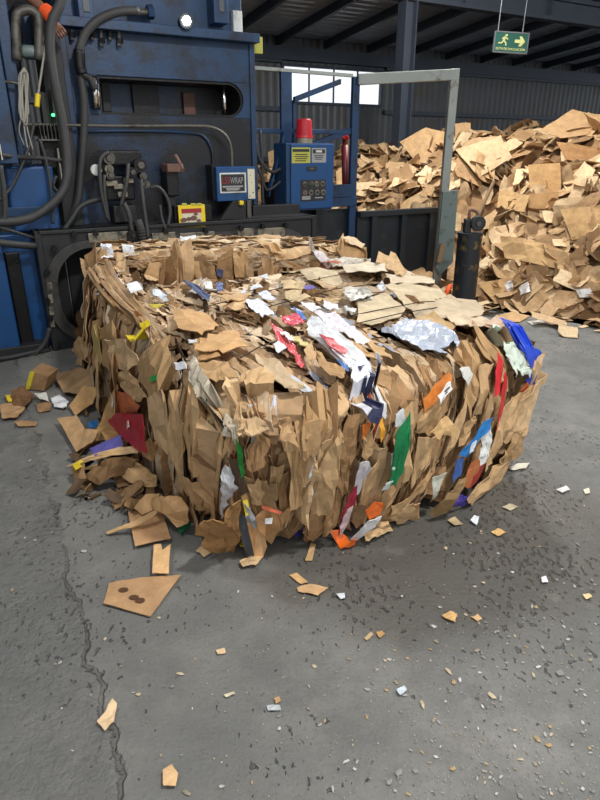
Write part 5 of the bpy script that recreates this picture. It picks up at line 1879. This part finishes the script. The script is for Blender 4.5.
# the sheets that can be told apart
cnt = 0
tries = 0
spots = []
while cnt < 270 and tries < 6000:
    tries += 1
    t = rd(-3.6, 4.2); d = 3.8 * random.random() ** 1.5
    x, y = heap_pt(t, d)
    h = heap_h(x, y)
    P_ = Vector((x, y, h + rd(.0, .05)))
    # keep what the photograph can see of it
    q = P_ - CAMV
    f = q.y * CP - q.z * SP; u_ = q.y * SP + q.z * CP
    px, py = 300 + 600 * q.x / f, 400 - 600 * u_ / f
    if not (250 < px < 625 and 80 < py < 330):
        continue
    if any((P_ - s2).length < .15 for s2 in spots):
        continue
    spots.append(P_)
    me = SHEETS[cnt % len(SHEETS)][0]
    o = bpy.data.objects.new('loose_cardboard_sheet', me)
    sc = rd(.5, .95) * (0.6 if d < .45 else 1)
    n = heap_n(x, y)
    n = (n + Vector((rd(-.3, .3), rd(-.5, .1), rd(0, .5)))).normalized()
    R_ = place_rot(n, rd(0, 6.28), random.gauss(0, .27), random.gauss(0, .27)).to_4x4()
    o.matrix_world = Matrix.Translation(P_) @ R_ @ Matrix.Scale(sc, 4)
    lo = min((o.matrix_world @ Vector(v.co)).z for v in me.vertices)
    if lo < .008:
        o.location.z += .008 - lo
    COL.objects.link(o)
    zone = ('behind the blue guard posts, seen past the control cabinet' if px < 357 else 'behind the dark conveyor wall and swing gate' if px < 440 else 'along the heap foot by the open floor' if d < .7 else
            'on the crown at the upper right of the heap' if px > 520 and py < 165 else 'on the right flank around the upright carton panel' if px > 500 else 'on the slope above the black bollard')
    tag(o, 'loose brown cardboard sheet ' + zone, 'cardboard sheet', 'loose cardboard sheets on the heap')
    cnt += 1


def heap_piece(poly, col, label, tilt_y=0.0, name='cardboard_sheet', up=.12, crum=.02, dz=0.0, m='board'):
    """a sheet of the heap that stands out: outline at the heap's own surface, found along the line of sight"""
    pts = []
    cx = sum(p[0] for p in poly) / len(poly); cy = sum(p[1] for p in poly) / len(poly)

    def hit(px, py):
        r = ray(px, py); t = 6.0
        while t < 17:
            p = CAMV + r * t
            if p.z < heap_h(p.x, p.y) + up:
                return p
            t += .02
        return CAMV + r * 11
    c = hit(cx, cy)
    n = (heap_n(c.x, c.y) + Vector((0, -tilt_y, 0))).normalized()
    for q in poly:
        r = ray(*q)
        t = (c - CAMV).dot(n) / r.dot(n)
        p = CAMV + r * t
        p.z = max(p.z, .02)
        pts.append(p)
    o = sheet_mesh(name, pts, n, srgb(*col), m, .006, crum, 2, 3.0, floor_z=.008)
    tag(o, label, 'cardboard sheet' if name == 'cardboard_sheet' else name.split('_')[-1])
    return o


heap_piece([(528, 165), (560, 163), (561, 192), (530, 194)], (196, 156, 106), 'upright folded carton panel above the middle of the heap', 1.6, up=.16, crum=.01)
heap_piece([(529, 194), (559, 192), (556, 210), (528, 208)], (178, 138, 92), 'lower carton panel folded under the upright one on the heap', 1.0, up=.16, crum=.01)
heap_piece([(500, 190), (530, 196), (524, 212), (498, 208)], (206, 168, 118), 'wide pale tan sheet sloping left of the upright carton panel', .4, up=.14)
heap_piece([(540, 131), (572, 110), (604, 116), (600, 134), (560, 139)], (176, 142, 102), 'big dark tan sheet crowning the heap at upper right', .5, up=.12)
heap_piece([(400, 142), (426, 128), (452, 134), (440, 160), (418, 165)], (206, 168, 122), 'crumpled light carton with a dark square print near heap top', 1.0, up=.16)
heap_piece([(455, 150), (500, 136), (512, 158), (478, 178)], (196, 168, 130), 'long pale sheet lying across the upper middle of the heap', .4, up=.14)
heap_piece([(560, 210), (600, 205), (600, 236), (572, 240)], (204, 166, 116), 'broad smooth sheet bulging out at the heap right flank', .7, up=.16)
heap_piece([(500, 236), (545, 244), (590, 262), (585, 284), (560, 270), (505, 258)], (208, 170, 120), 'long curved sheet draped low on the heap front', .6, up=.16, crum=.04)
heap_piece([(478, 284), (520, 276), (545, 284), (540, 306), (496, 304)], (200, 162, 112), 'flat carton lying at the heap foot beside the bollard', .2, up=.05)
heap_piece([(556, 142), (604, 150), (600, 166), (565, 160)], (164, 124, 82), 'brown sheet tucked under the crown of the heap', .6, up=.14)
heap_piece([(268, 152), (284, 146), (284, 184), (270, 180)], (214, 178, 132), 'pale sheet of the heap showing left of the control cabinet', .8, up=.1)
heap_piece([(336, 172), (351, 160), (351, 206), (338, 206)], (206, 168, 120), 'pale sheet of the heap showing between cabinet and blue post', .8, up=.1)
heap_piece([(415, 138), (424, 134), (428, 142), (418, 146)], (74, 62, 54), 'dark square printed scrap on the crumpled light carton', 1.0, 'printed_scrap', up=.2, crum=.002, m='print')
for poly, lb in (([(505, 284), (512, 281), (515, 290), (508, 292)], 'white plastic scrap nearest the bollard at the heap foot'), ([(517, 287), (528, 282), (532, 292), (520, 296)], 'larger white plastic scrap at the heap foot'),
                 ([(575, 290), (590, 288), (594, 298), (580, 298)], 'white plastic scrap at the right end of the heap foot')):
    heap_piece(poly, (232, 232, 230), lb, .3, 'plastic_scrap', up=.06, crum=.05, m='film')
# litter along the foot of the heap
litter = MB()
for i in range(90):
    t = rd(.0, 3.6); d = -.7 + .9 * random.random() ** .7
    x, y = heap_pt(t, d)
    me = SHEETS[(i * 7) % len(SHEETS)][0]
    o = bpy.data.objects.new('torn_cardboard_piece', me)
    sc = rd(.2, .5)
    z = heap_h(x, y)
    o.matrix_world = Matrix.Translation((x, y, z + .01)) @ place_rot(heap_n(x, y), rd(0, 6.28), rd(-.25, .25), rd(-.25, .25)).to_4x4() @ Matrix.Scale(sc, 4)
    lo = min((o.matrix_world @ Vector(v.co)).z for v in me.vertices)
    if lo < .006 or z < .01:
        o.location.z += .006 - lo
    COL.objects.link(o)
    tag(o, 'small torn cardboard piece littering the foot of the big heap', 'cardboard piece', 'torn pieces along the heap foot')

# ------------------------------------------------------------------ scraps around the bale
random.seed(11)


def scrap(poly, col, label, z=.012, name='cardboard_scrap', cat='scrap', crum=.012, m='board', zs=None, th=.004, cuts=2, freq=8.0, group=None, out=0.0):
    if zs is not None and out:
        zs = [q + out * min(1, q / .12) if q > .03 else q for q in zs]
    pts = [at_z(x, y, z if zs is None else zs[i]) for i, (x, y) in enumerate(poly)]
    n = Vector((0, 0, 1))
    if zs is not None and len(pts) > 2:
        n = (pts[1] - pts[0]).cross(pts[2] - pts[0]).normalized()
        if n.dot(CAMV - pts[0]) < 0:
            n = -n
    o = sheet_mesh(name, pts, n, srgb(*(min(255, q * 1.05) for q in col)), m, th, crum, cuts, freq, floor_z=.006)
    lo = min(v.co.z for v in o.data.vertices)
    return tag(o, label, cat, group)


sp_sheet = scrap([(104, 604), (109, 584), (140, 578), (181, 576), (150, 617)], (178, 142, 104), 'flat torn cardboard sheet with three dark wet spots', .01, crum=.006)
for poly in ([(119, 594), (125, 591), (129, 594), (123, 597)], [(130, 601), (136, 598), (139, 602), (133, 605)], [(136, 605), (141, 601), (145, 604), (140, 608)]):
    q = [at_z(x, y, .0) for x, y in poly]
    c = sum(q, Vector()) / 4
    pts = [c + Vector((.02 * math.cos(a * .7854), .014 * math.sin(a * .7854), .021)) for a in range(8)]
    b = sheet_mesh('wet_spot', pts, Vector((0, 0, 1)), srgb(96, 70, 50), 'print', .001, .0, 0, parent=sp_sheet)
scrap([(152, 574), (154, 546), (161, 545), (163, 552), (170, 545), (169, 574)], (212, 172, 122), 'light split cardboard strip lying on the spotted sheet', .03, crum=.008)
scrap([(128, 512), (160, 506), (171, 539), (135, 547)], (196, 154, 112), 'square flat cardboard panel lying below the scrap pile', .02, crum=.004)
scrap([(134, 508), (146, 494), (160, 493), (152, 510), (142, 514)], (204, 166, 118), 'tan flap leaning on the top edge of the square panel', zs=[.05, .12, .12, .06, .04])
scrap([(107, 533), (130, 524), (152, 512), (166, 499), (169, 503), (152, 518), (130, 529), (108, 535)], (190, 156, 112), 'long narrow cardboard sliver crossing the square panel', zs=[.01, .05, .08, .1, .1, .07, .04, .01], crum=.006)
scrap([(150, 500), (166, 493), (180, 494), (190, 508), (188, 524), (176, 528), (166, 514)], (198, 158, 112), 'curled brown carton piece with its open end right', zs=[.08, .17, .2, .16, .06, .04, .1], crum=.02)
scrap([(175, 526), (178, 519), (187, 515), (190, 527), (180, 534)], (28, 104, 62), 'green printed carton scrap under the curled piece', .02, 'printed_scrap', crum=.012, m='print')
scrap([(156, 471), (160, 452), (186, 454), (189, 479), (172, 476)], (188, 150, 104), 'plain tan board standing against the bale left side', zs=[.06, .22, .24, .08, .06], crum=.01)
scrap([(57, 419), (77, 416), (85, 429), (99, 431), (92, 443), (77, 453), (66, 433)], (190, 154, 112), 'notched tan sheet at the left end of the scrap pile', zs=[.05, .08, .1, .14, .1, .03, .04], crum=.01)
scrap([(67, 466), (95, 453), (120, 447), (140, 446), (139, 452), (112, 455), (82, 463)], (216, 182, 136), 'curved pale board strip over the blue striped sheet', zs=[.06, .16, .21, .24, .21, .18, .09], crum=.008)
bs = scrap([(90, 449), (121, 435), (124, 447), (95, 456)], (96, 92, 160), 'blue striped printed sheet behind the pale board strip', zs=[.15, .25, .21, .15], name='printed_scrap', crum=.004, m='print')
scrap([(70, 468), (84, 462), (86, 478), (78, 484)], (150, 118, 82), 'damp brown board edge below the pale strip', zs=[.05, .12, .06, .02])
scrap([(72, 465), (84, 460), (82, 467), (76, 470)], (220, 196, 50), 'yellow printed scrap sticking out below the pale strip', .1, 'printed_scrap', crum=.01, m='print')
scrap([(72, 472), (80, 467), (82, 474), (77, 477)], (226, 204, 40), 'lower yellow printed scrap at the pile edge', .03, 'printed_scrap', crum=.01, m='print')
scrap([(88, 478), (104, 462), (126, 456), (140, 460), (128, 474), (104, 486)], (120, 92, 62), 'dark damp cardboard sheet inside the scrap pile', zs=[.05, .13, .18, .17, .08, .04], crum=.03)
scrap([(118, 472), (140, 464), (160, 478), (156, 490), (134, 486)], (178, 146, 104), 'crumpled fan of thin brown paper', zs=[.06, .12, .12, .06, .05], crum=.045)
scrap([(112, 502), (130, 486), (146, 479), (142, 488), (126, 500), (114, 512)], (150, 120, 84), 'twisted brown strip at the front of the pile', zs=[.02, .07, .1, .08, .04, .02], crum=.03)
scrap([(108, 498), (118, 488), (126, 490), (116, 506)], (132, 104, 72), 'rolled dark scrap at the tip of the twisted strip', .03, crum=.03)
scrap([(92, 442), (104, 412), (118, 384), (120, 400), (116, 438)], (186, 150, 104), 'tall tan flap leaning on the bale left corner', zs=[.06, .25, .44, .35, .08], crum=.012)
scrap([(55, 377), (75, 368), (99, 371), (106, 384), (86, 396), (64, 393)], (162, 132, 98), 'spotted dull brown sheet beside the press foot', zs=[.04, .1, .18, .16, .06, .03], crum=.02)
scrap([(70, 406), (84, 386), (101, 388), (93, 404), (76, 416)], (192, 154, 106), 'square tan sheet leaning below the spotted sheet', zs=[.03, .15, .16, .06, .02], crum=.01)
scrap([(94, 396), (108, 376), (122, 384), (112, 410), (98, 412)], (132, 104, 70), 'dark brown sheet between tan sheet and tall flap', zs=[.05, .2, .2, .06, .04], crum=.02)
scrap([(100, 432), (116, 424), (130, 430), (128, 446), (108, 446)], (176, 140, 96), 'brown sheet at the foot of the tall flap', .12, crum=.02)
scrap([(88, 424), (97, 420), (98, 426), (90, 429)], (40, 110, 176), 'small blue printed scrap under the notched sheet', .11, 'printed_scrap', crum=.006, m='print')
scrap([(140, 446), (152, 438), (160, 450), (154, 462), (142, 456)], (204, 164, 116), 'tan flap under the deep red printed board', zs=[.2, .27, .25, .15, .15], crum=.014)
scrap([(51, 399), (60, 396), (69, 402), (66, 409), (54, 407)], (226, 228, 232), 'crumpled white paper sheet left of the pile', .02, 'paper_scrap', crum=.02, m='print')
scrap([(5, 396), (15, 394), (14, 401), (8, 403)], (220, 190, 40), 'yellow scrap at the far left of the floor litter', .02, 'printed_scrap', crum=.015, m='print')
scrap([(34, 393), (47, 393), (49, 403), (40, 400)], (226, 226, 216), 'white scrap with a yellow rim in the left litter', .04, 'paper_scrap', crum=.015, m='print')
scrap([(10, 398), (24, 391), (34, 394), (32, 405), (16, 408)], (110, 80, 54), 'dark brown crumpled bag in the left litter', .03, crum=.05)
scrap([(0, 408), (14, 404), (26, 410), (18, 419), (2, 420)], (170, 136, 98), 'brown torn scrap at the frame edge of the left litter', .015, crum=.02)
scrap([(36, 404), (52, 405), (50, 411), (38, 412)], (150, 118, 84), 'small brown scrap below the white and yellow scrap', .012, crum=.015)
scrap([(14, 423), (22, 421), (38, 423), (36, 426), (18, 427)], (164, 132, 96), 'thin brown scrap alone on the floor at far left', .01, crum=.008)
# small carton with a yellow stripe
q = [at_z(26, 389, .01), at_z(44, 391, .01), at_z(48, 377, .12), at_z(31, 371, .14)]
mbx = MB()
off = Vector((.03, .12, .02))
vs = q + [p + off for p in q]
mbx.add(vs, [(0, 1, 2, 3), (7, 6, 5, 4), (0, 4, 5, 1), (1, 5, 6, 2), (2, 6, 7, 3), (3, 7, 4, 0)], srgb(150, 118, 84))
cbx = mbx.build('small_carton', 'board')
tag(cbx, 'small brown carton with a yellow stripe leaning by the press foot', 'carton')
st_ = [q[0], q[0].lerp(q[1], .22), q[3].lerp(q[2], .26), q[3]]
up_ = Vector((0, -.012, .004))
mbx = MB().add([p + up_ for p in st_] + [p + up_ * .2 for p in st_], [(0, 1, 2, 3), (7, 6, 5, 4), (0, 4, 5, 1), (1, 5, 6, 2), (2, 6, 7, 3), (3, 7, 4, 0)], srgb(206, 190, 50))
mbx.build('yellow_stripe', 'print', cbx)
# front foot of the bale
bag = scrap([(198, 523), (214, 516), (224, 520), (231, 504), (240, 500), (241, 536), (236, 548), (215, 550), (204, 541)], (150, 112, 70), 'brown paper bag slumped against the bale near corner', out=.12, zs=[.14, .2, .19, .26, .27, .06, .012, .012, .04], crum=.035, cuts=3)
lb_ = scrap([(241, 496), (250, 489), (258, 515), (266, 546), (262, 557), (254, 557), (247, 525)], (206, 164, 118), 'narrow tan board leaning on the near corner with a yellow patch', out=.09, zs=[.24, .25, .14, .03, .012, .012, .11], crum=.004)
yp = [at_z(x, y, z) + Vector((0, -.012, .006)) for (x, y), z in zip([(243, 500), (248, 499), (250, 512), (246, 516)], [.325, .325, .27, .255])]
sheet_mesh('yellow_patch', yp, Vector((0, -.8, .6)), srgb(226, 206, 40), 'print', .002, .002, 1, parent=lb_)
scrap([(236, 508), (244, 516), (255, 557), (246, 556), (240, 535)], (74, 76, 80), 'dark grey strip behind the leaning tan board', out=.045, zs=[.24, .19, .012, .012, .1], crum=.006)
sf = scrap([(255, 517), (268, 505), (283, 512), (276, 526), (265, 537), (258, 531)], (168, 126, 84), 'open carton flap with an orange edge and white label', out=.09, zs=[.16, .2, .17, .11, .07, .1], crum=.008)
for poly, zz, c, nm in (([(262, 504), (282, 511), (281, 514), (262, 508)], [.29, .26, .25, .275], (214, 104, 60), 'orange_edge'), ([(265, 518), (273, 517), (272, 523), (265, 523)], [.245, .24, .215, .22], (222, 222, 220), 'white_label')):
    sheet_mesh(nm, [at_z(x, y, z) + Vector((0, -.014, .006)) for (x, y), z in zip(poly, zz)], Vector((0, -.8, .6)), srgb(*c), 'print', .002, .002, 1, parent=sf)
scrap([(263, 536), (275, 520), (287, 507), (292, 507), (281, 530), (270, 543)], (176, 138, 92), 'tan flap folded below the orange edged carton', out=.09, zs=[.06, .13, .19, .19, .08, .03], crum=.008)
scrap([(239, 563), (250, 557), (258, 552), (265, 547), (263, 558), (256, 567), (244, 568)], (206, 176, 134), 'pale torn flap on the floor at the leaning board tip', .012, crum=.018)
scrap([(237, 536), (245, 538), (245, 547), (240, 547)], (216, 196, 40), 'small yellow scrap under the leaning tan board', .02, 'printed_scrap', m='print', crum=.006)
scrap([(293, 531), (302, 522), (304, 526), (298, 537), (294, 536)], (66, 60, 150), 'violet plastic bit at the bale foot', .06, 'plastic_scrap', m='film', crum=.02)
scrap([(372, 507), (395, 503), (421, 503), (419, 521), (404, 516), (380, 521)], (196, 156, 110), 'broad tan sheet spread on the floor under the bale front', out=.09, zs=[.06, .08, .07, .014, .014, .014], crum=.02)
scrap([(430, 510), (447, 500), (460, 479), (467, 478), (459, 498), (446, 513), (432, 517)], (146, 118, 82), 'ragged fibrous brown sheet hanging from the bale foot', out=.09, zs=[.04, .08, .15, .15, .08, .02, .012], crum=.03)
scrap([(360, 535), (372, 525), (388, 524), (392, 532), (376, 540), (366, 545)], (206, 174, 130), 'shredded pale board bits before the bale front', .015, crum=.03)
scrap([(462, 470), (470, 466), (478, 476), (470, 474)], (80, 140, 50), 'green leaf-like plastic scrap at the bale right foot', .02, 'plastic_scrap', m='film', crum=.02)

# loose underlay of the scrap pile at the bale's left foot
mb = MB()
for i in range(120):
    c = at_z(rd(75, 195), rd(385, 520), 0)
    dist = (c - (L_bot[1] + L_bot[2]) / 2).length
    q = Vector((-.95, 2.95, 0)) - c
    if random.random() > math.exp(-max(0, q.length - .35) * 3.2):
        continue
    me, vs, fs = random.choice(SHEETS)
    R_ = place_rot(Vector((rd(-.4, .2), rd(-.6, .2), 1)).normalized(), rd(0, 6.28), random.gauss(0, .5), random.gauss(0, .5))
    sc = rd(.1, .28)
    P_ = c + Vector((0, 0, rd(0, .06)))
    mb.add([P_ + R_ @ (Vector(v) * sc) for v in vs], fs, tan(DTANS + [(110, 86, 60), (96, 78, 60)]))
mb.v = [(v[0], v[1], max(v[2], .006)) for v in mb.v]
o = mb.build('crushed_scraps', 'board'); o['kind'] = 'stuff'
tag(o, 'crushed brown scraps heaped along the left foot of the large bale', 'scraps')

# scraps lying singly on the open floor
F_ = [
    ([(97, 722), (105, 712), (112, 699), (117, 704), (114, 722), (105, 731)], (214, 186, 148), 'pale torn cardboard scrap alone at the lower left', .012),
    ([(163, 771), (172, 765), (178, 775), (176, 786), (163, 787)], (206, 170, 126), 'tan torn scrap nearest the camera at the bottom', .012),
    ([(297, 588), (310, 585), (328, 588), (318, 596), (298, 592)], (196, 160, 118), 'flat tan scrap before the bale near corner', .008),
    ([(289, 575), (297, 573), (308, 582), (300, 584)], (200, 162, 112), 'orange tan scrap just behind the flat tan scrap', .008),
    ([(305, 561), (311, 543), (316, 545), (312, 561)], (186, 154, 110), 'slim tan sliver pointing at the bale foot', .006),
    ([(216, 651), (224, 648), (226, 653), (218, 655)], (214, 186, 146), 'pale buff chip in the middle of the floor', .006),
    ([(224, 696), (234, 693), (235, 695), (226, 698)], (206, 196, 166), 'thin pale sliver in the middle foreground', .004),
    ([(267, 706), (280, 706), (281, 711), (268, 711)], (176, 182, 184), 'small grey white label lying face up on the floor', .004),
    ([(274, 699), (279, 697), (281, 702), (276, 704)], (206, 166, 120), 'round tan chip above the grey white label', .005),
    ([(336, 595), (344, 593), (345, 598), (340, 599)], (214, 220, 226), 'small white folded scrap right of the flat tan scrap', .01),
    ([(442, 616), (450, 612), (457, 615), (455, 623), (447, 620)], (206, 166, 112), 'two pronged tan scrap on the right floor', .008),
    ([(472, 618), (478, 614), (482, 619), (477, 621)], (208, 172, 126), 'small tan scrap right of the two pronged one', .006),
    ([(376, 633), (382, 631), (385, 635), (380, 639)], (190, 150, 100), 'round brown chip in the middle right foreground', .006),
    ([(364, 639), (371, 633), (373, 636), (367, 641)], (196, 168, 130), 'slim tan sliver left of the round brown chip', .005),
    ([(396, 690), (404, 686), (407, 690), (400, 696)], (196, 206, 214), 'bluish white plastic scrap in the right foreground', .01),
    ([(491, 532), (498, 529), (506, 533), (498, 537)], (208, 170, 112), 'orange tan scrap on the dark patch right of the bale', .008),
    ([(470, 521), (474, 516), (479, 517), (477, 525)], (222, 228, 234), 'white crumpled scrap on the dark patch by the bale', .014),
    ([(541, 578), (546, 576), (548, 582), (542, 583)], (226, 228, 230), 'white round scrap at the edge of the dark patch', .01),
    ([(582, 596), (589, 594), (592, 598), (586, 600)], (222, 196, 150), 'pale yellow scrap at the right picture edge', .006),
    ([(502, 508), (511, 504), (518, 507), (510, 511)], (188, 178, 150), 'pale flat scrap near the bale right foot', .006),
    ([(556, 490), (566, 486), (570, 490), (562, 493)], (206, 206, 202), 'pale grey scrap right of the bale on open floor', .006),
    ([(583, 490), (589, 488), (590, 493), (585, 494)], (216, 210, 190), 'pale cream chip at the far right of the floor', .006),
    ([(196, 551), (206, 543), (212, 552), (204, 557)], (208, 174, 130), 'curled tan scrap left of the brown bag', .012),
    ([(448, 521), (455, 517), (463, 525), (454, 526)], (190, 168, 130), 'buff torn scrap below the ragged brown sheet', .01),
    ([(508, 468), (518, 464), (530, 463), (526, 468), (512, 471)], (206, 200, 180), 'pale torn paper strip right of the bale foot', .008),
    ([(496, 316), (512, 312), (530, 316), (520, 322), (500, 322)], (196, 160, 116), 'flat tan piece on the floor before the heap', .01),
    ([(527, 322), (540, 320), (545, 323), (532, 325)], (216, 216, 212), 'white flat scrap on the bright floor before the heap', .006),
]
for poly, col, lb, z in F_:
    scrap(poly, col, lb, z, 'floor_scrap', 'scrap', crum=.006, cuts=2, freq=22, th=.002, m='print' if min(col) > 175 else 'board')

# pale chips scattered over the floor
CH = []
for k in range(8):
    bm = bmesh.new()
    n = random.choice((4, 5, 5, 6))
    el = rd(.35, .8)
    vs = [bm.verts.new((math.cos(6.283 * i / n + rd(-.3, .3)) * rd(.7, 1.1), el * math.sin(6.283 * i / n + rd(-.3, .3)) * rd(.7, 1.1), rd(.0, .35))) for i in range(n)]
    c = bm.verts.new((0, 0, rd(.3, .6)))
    lo = [bm.verts.new((v.co.x * .9, v.co.y * .9, 0)) for v in vs]
    for i in range(n):
        bm.faces.new((vs[i], vs[(i + 1) % n], c)); bm.faces.new((vs[(i + 1) % n], vs[i], lo[i], lo[(i + 1) % n]))
    me = bpy.data.meshes.new('paper_chip'); bm.to_mesh(me); bm.free()
    CH.append(me)
M['chip'] = board_mat('chip_paper', 0.6, attr=False, ramp=[srgb(*c) for c in [(196, 194, 186), (176, 176, 170), (206, 190, 160), (150, 150, 146), (214, 212, 206), (160, 150, 130), (186, 160, 120), (140, 140, 138)]], stains=False)
for me in CH:
    me.materials.append(M['chip'])
k = 0
while k < 290:
    px, py = rd(5, 598), rd(440, 798)
    w = (0.25 + 0.75 * max(0, min(1, (px - 300) / 160))) * (0.35 + .65 * max(0, min(1, (py - 540) / 120)))
    if px < 300:
        w = .16
    if random.random() > w:
        continue
    if 180 < px < 520 and py < 570 - max(0, (px - 240)) * .3:
        continue
    p = at_z(px, py, .003)
    o = bpy.data.objects.new('paper_chip', CH[k % 8])
    o.location = p
    sc = rd(.004, .011) * (1.0 if random.random() < .85 else 1.6)
    o.scale = (sc, sc, sc)
    o.rotation_euler = (0, 0, rd(0, 6.28))
    COL.objects.link(o)
    zone = 'on the open floor left of the middle' if px < 300 else 'on the floor right of the bale' if py < 600 else 'scattered over the lower right floor'
    tag(o, 'tiny pale paper chip ' + zone, 'paper chip', 'pale chips on the floor')
    k += 1

# crumbs too small to pick apart
cr = MB(); n_ = 0
while n_ < 900:
    px, py = rd(200, 600), rd(470, 800)
    if random.random() > (0.15 + 0.85 * max(0, min(1, (px - 300) / 180))) * (.3 + .7 * max(0, min(1, (py - 560) / 100))) or (px < 520 and py < 575):
        continue
    p = at_z(px, py, .003); q = rd(.0015, .004); a = rd(0, 6.28)
    c_ = Vector((math.cos(a), math.sin(a), 0)) * q; d_ = Vector((-math.sin(a), math.cos(a), 0)) * q * rd(.4, .9)
    cr.add([p + c_, p + d_, p - c_, p - d_, p + Vector((0, 0, q * .7))], [(0, 1, 4), (1, 2, 4), (2, 3, 4), (3, 0, 4)], srgb(*random.choice([(190, 188, 180), (160, 160, 154), (196, 176, 140), (140, 138, 132)])))
    n_ += 1
o = cr.build('paper_crumbs', 'board'); o['kind'] = 'stuff'
tag(o, 'fine pale paper crumbs strewn over the lower right concrete floor', 'crumbs')

# ------------------------------------------------------------------ worker above the press, one bare forearm in view
per = empty('person', (0, 0, 0), 0, 'worker in dark clothes reaching a bare forearm with orange cuff over the baler', 'person')
per.matrix_world = Matrix.Translation(M0) @ Matrix.Rotation(MA, 4, 'Z')
wrist = at_m(49, 14, .12); elbow = at_m(20, -12, .38); sh = at_m(4, -72, .8)
pz_ = sh.z - 1.42
knuck = wrist + Vector((.045, -.02, -.085))


def skin(name, pts, edges, m, parent, sub=2):
    me = bpy.data.meshes.new(name)
    me.from_pydata([p[:3] for p, r in pts], edges, [])
    me.materials.append(M[m])
    o = bpy.data.objects.new(name, me); COL.objects.link(o); o.parent = parent
    mo = o.modifiers.new('skin', 'SKIN')
    if not me.skin_vertices:
        bm = bmesh.new(); bm.from_mesh(me); bm.verts.layers.skin.verify(); bm.to_mesh(me); bm.free()
    sv = me.skin_vertices[0].data
    for i, (p, r) in enumerate(pts):
        sv[i].radius = r if isinstance(r, tuple) else (r, r)
    sv[0].use_root = True
    mo.use_smooth_shade = True
    su = o.modifiers.new('smooth', 'SUBSURF'); su.levels = sub; su.render_levels = sub
    return o


cx, cy = sh.x - .19, sh.y + .04
hip = Vector((cx, cy + .06, pz_ + .93))
V = Vector
body_pts = [(hip, (.15, .11)), (hip + V((0, -.01, .2)), (.14, .1)), (hip + V((0, -.03, .4)), (.165, .11)), (V((cx, cy - .02, sh.z + .02)), (.12, .08)), (V((cx, cy - .03, sh.z + .1)), .055), (V((cx, cy - .05, sh.z + .2)), (.075, .09)), (V((cx, cy - .06, sh.z + .3)), (.07, .085)),
            (sh, .062), (elbow.lerp(sh, .5), .052), (elbow, .046), (elbow.lerp(wrist, .45), .044), (wrist, .030), (knuck, (.04, .022)),
            (V((cx - .19, cy + .02, sh.z)), .062), (V((cx - .26, cy + .08, sh.z - .28)), .046), (V((cx - .2, cy - .1, sh.z - .46)), .03), (V((cx - .18, cy - .17, sh.z - .5)), (.04, .022)),
            (hip + V((.09, 0, -.08)), .085), (hip + V((.1, -.03, -.45)), .06), (hip + V((.1, .02, -.85)), .042), (hip + V((.11, -.12, -.895)), .036),
            (hip + V((-.09, 0, -.08)), .085), (hip + V((-.1, -.03, -.45)), .06), (hip + V((-.1, .02, -.85)), .042), (hip + V((-.11, -.12, -.895)), .036)]
body_e = [(0, 1), (1, 2), (2, 3), (3, 4), (4, 5), (5, 6), (3, 7), (7, 8), (8, 9), (9, 10), (10, 11), (11, 12), (3, 13), (13, 14), (14, 15), (15, 16), (0, 17), (17, 18), (18, 19), (19, 20), (0, 21), (21, 22), (22, 23), (23, 24)]
# fingers of the gripping hand
fd = (knuck - wrist).normalized(); side = fd.cross(V((0, 1, 0))).normalized()
for i, (o_, l) in enumerate(((-.03, .07), (-.01, .08), (.01, .075), (.03, .06))):
    b0 = len(body_pts)
    a = knuck + side * o_ + fd * .015
    body_pts += [(a, .0095), (a + fd * (l * .5) + V((0, -.012, 0)), .009), (a + fd * (l * .75) + V((0, .025, 0)), .008)]
    body_e += [(12, b0), (b0, b0 + 1), (b0 + 1, b0 + 2)]
b0 = len(body_pts)
a = wrist.lerp(knuck, .35) + side * -.035
body_pts += [(a, .012), (a + side * -.025 + fd * .04, .010)]
body_e += [(11, b0), (b0, b0 + 1)]
skin('body', body_pts, body_e, 'skin', per)
shirt = [(p, (r[0] + .014, r[1] + .014) if isinstance(r, tuple) else r + .014) for p, r in [body_pts[i] for i in (0, 1, 2, 3, 7, 8, 13, 14)]]
skin('shirt', shirt, [(0, 1), (1, 2), (2, 3), (3, 4), (4, 5), (3, 6), (6, 7)], 'cloth', per)
trs = [(p, (r[0] + .014, r[1] + .014) if isinstance(r, tuple) else r + .014) for p, r in [body_pts[i] for i in (0, 17, 18, 19, 21, 22, 23)]]
skin('trousers', trs, [(0, 1), (1, 2), (2, 3), (0, 4), (4, 5), (5, 6)], 'cloth', per)
skin('hair', [(V((cx, cy - .03, sh.z + .27)), (.08, .09)), (V((cx, cy - .04, sh.z + .335)), (.072, .082))], [(0, 1)], 'hair', per)
skin('nose', [(V((cx, cy - .145, sh.z + .25)), .014), (V((cx, cy - .155, sh.z + .225)), .018)], [(0, 1)], 'skin', per, 1)
for dx in (-.03, .03):
    MB().cyl((cx + dx, cy - .142, sh.z + .262), (cx + dx, cy - .13, sh.z + .262), .012, 10).build('eye', 'ink', per)
MB().box(cx - .025, cx + .025, cy - .14, cy - .13, sh.z + .19, sh.z + .198).build('mouth', 'dred', per)
ax = (wrist - elbow).normalized()
MB().tube([wrist - ax * .05, wrist - ax * .005, wrist + ax * .045], .052, 16, .056).build('orange_cuff', 'orange', per, bevel=.004)
MB().box(cx - .5, cx + .5, cy - .28, cy + .6, pz_ - .06, pz_ - .004).build('service_platform', 'black', baler)
MB().box(cx - .45, cx - .4, cy + .5, cy + .55, 0, pz_ - .05).build('platform_leg', 'black', baler)
MB().box(cx + .4, cx + .45, cy + .5, cy + .55, 0, pz_ - .05).build('platform_leg', 'black', baler)
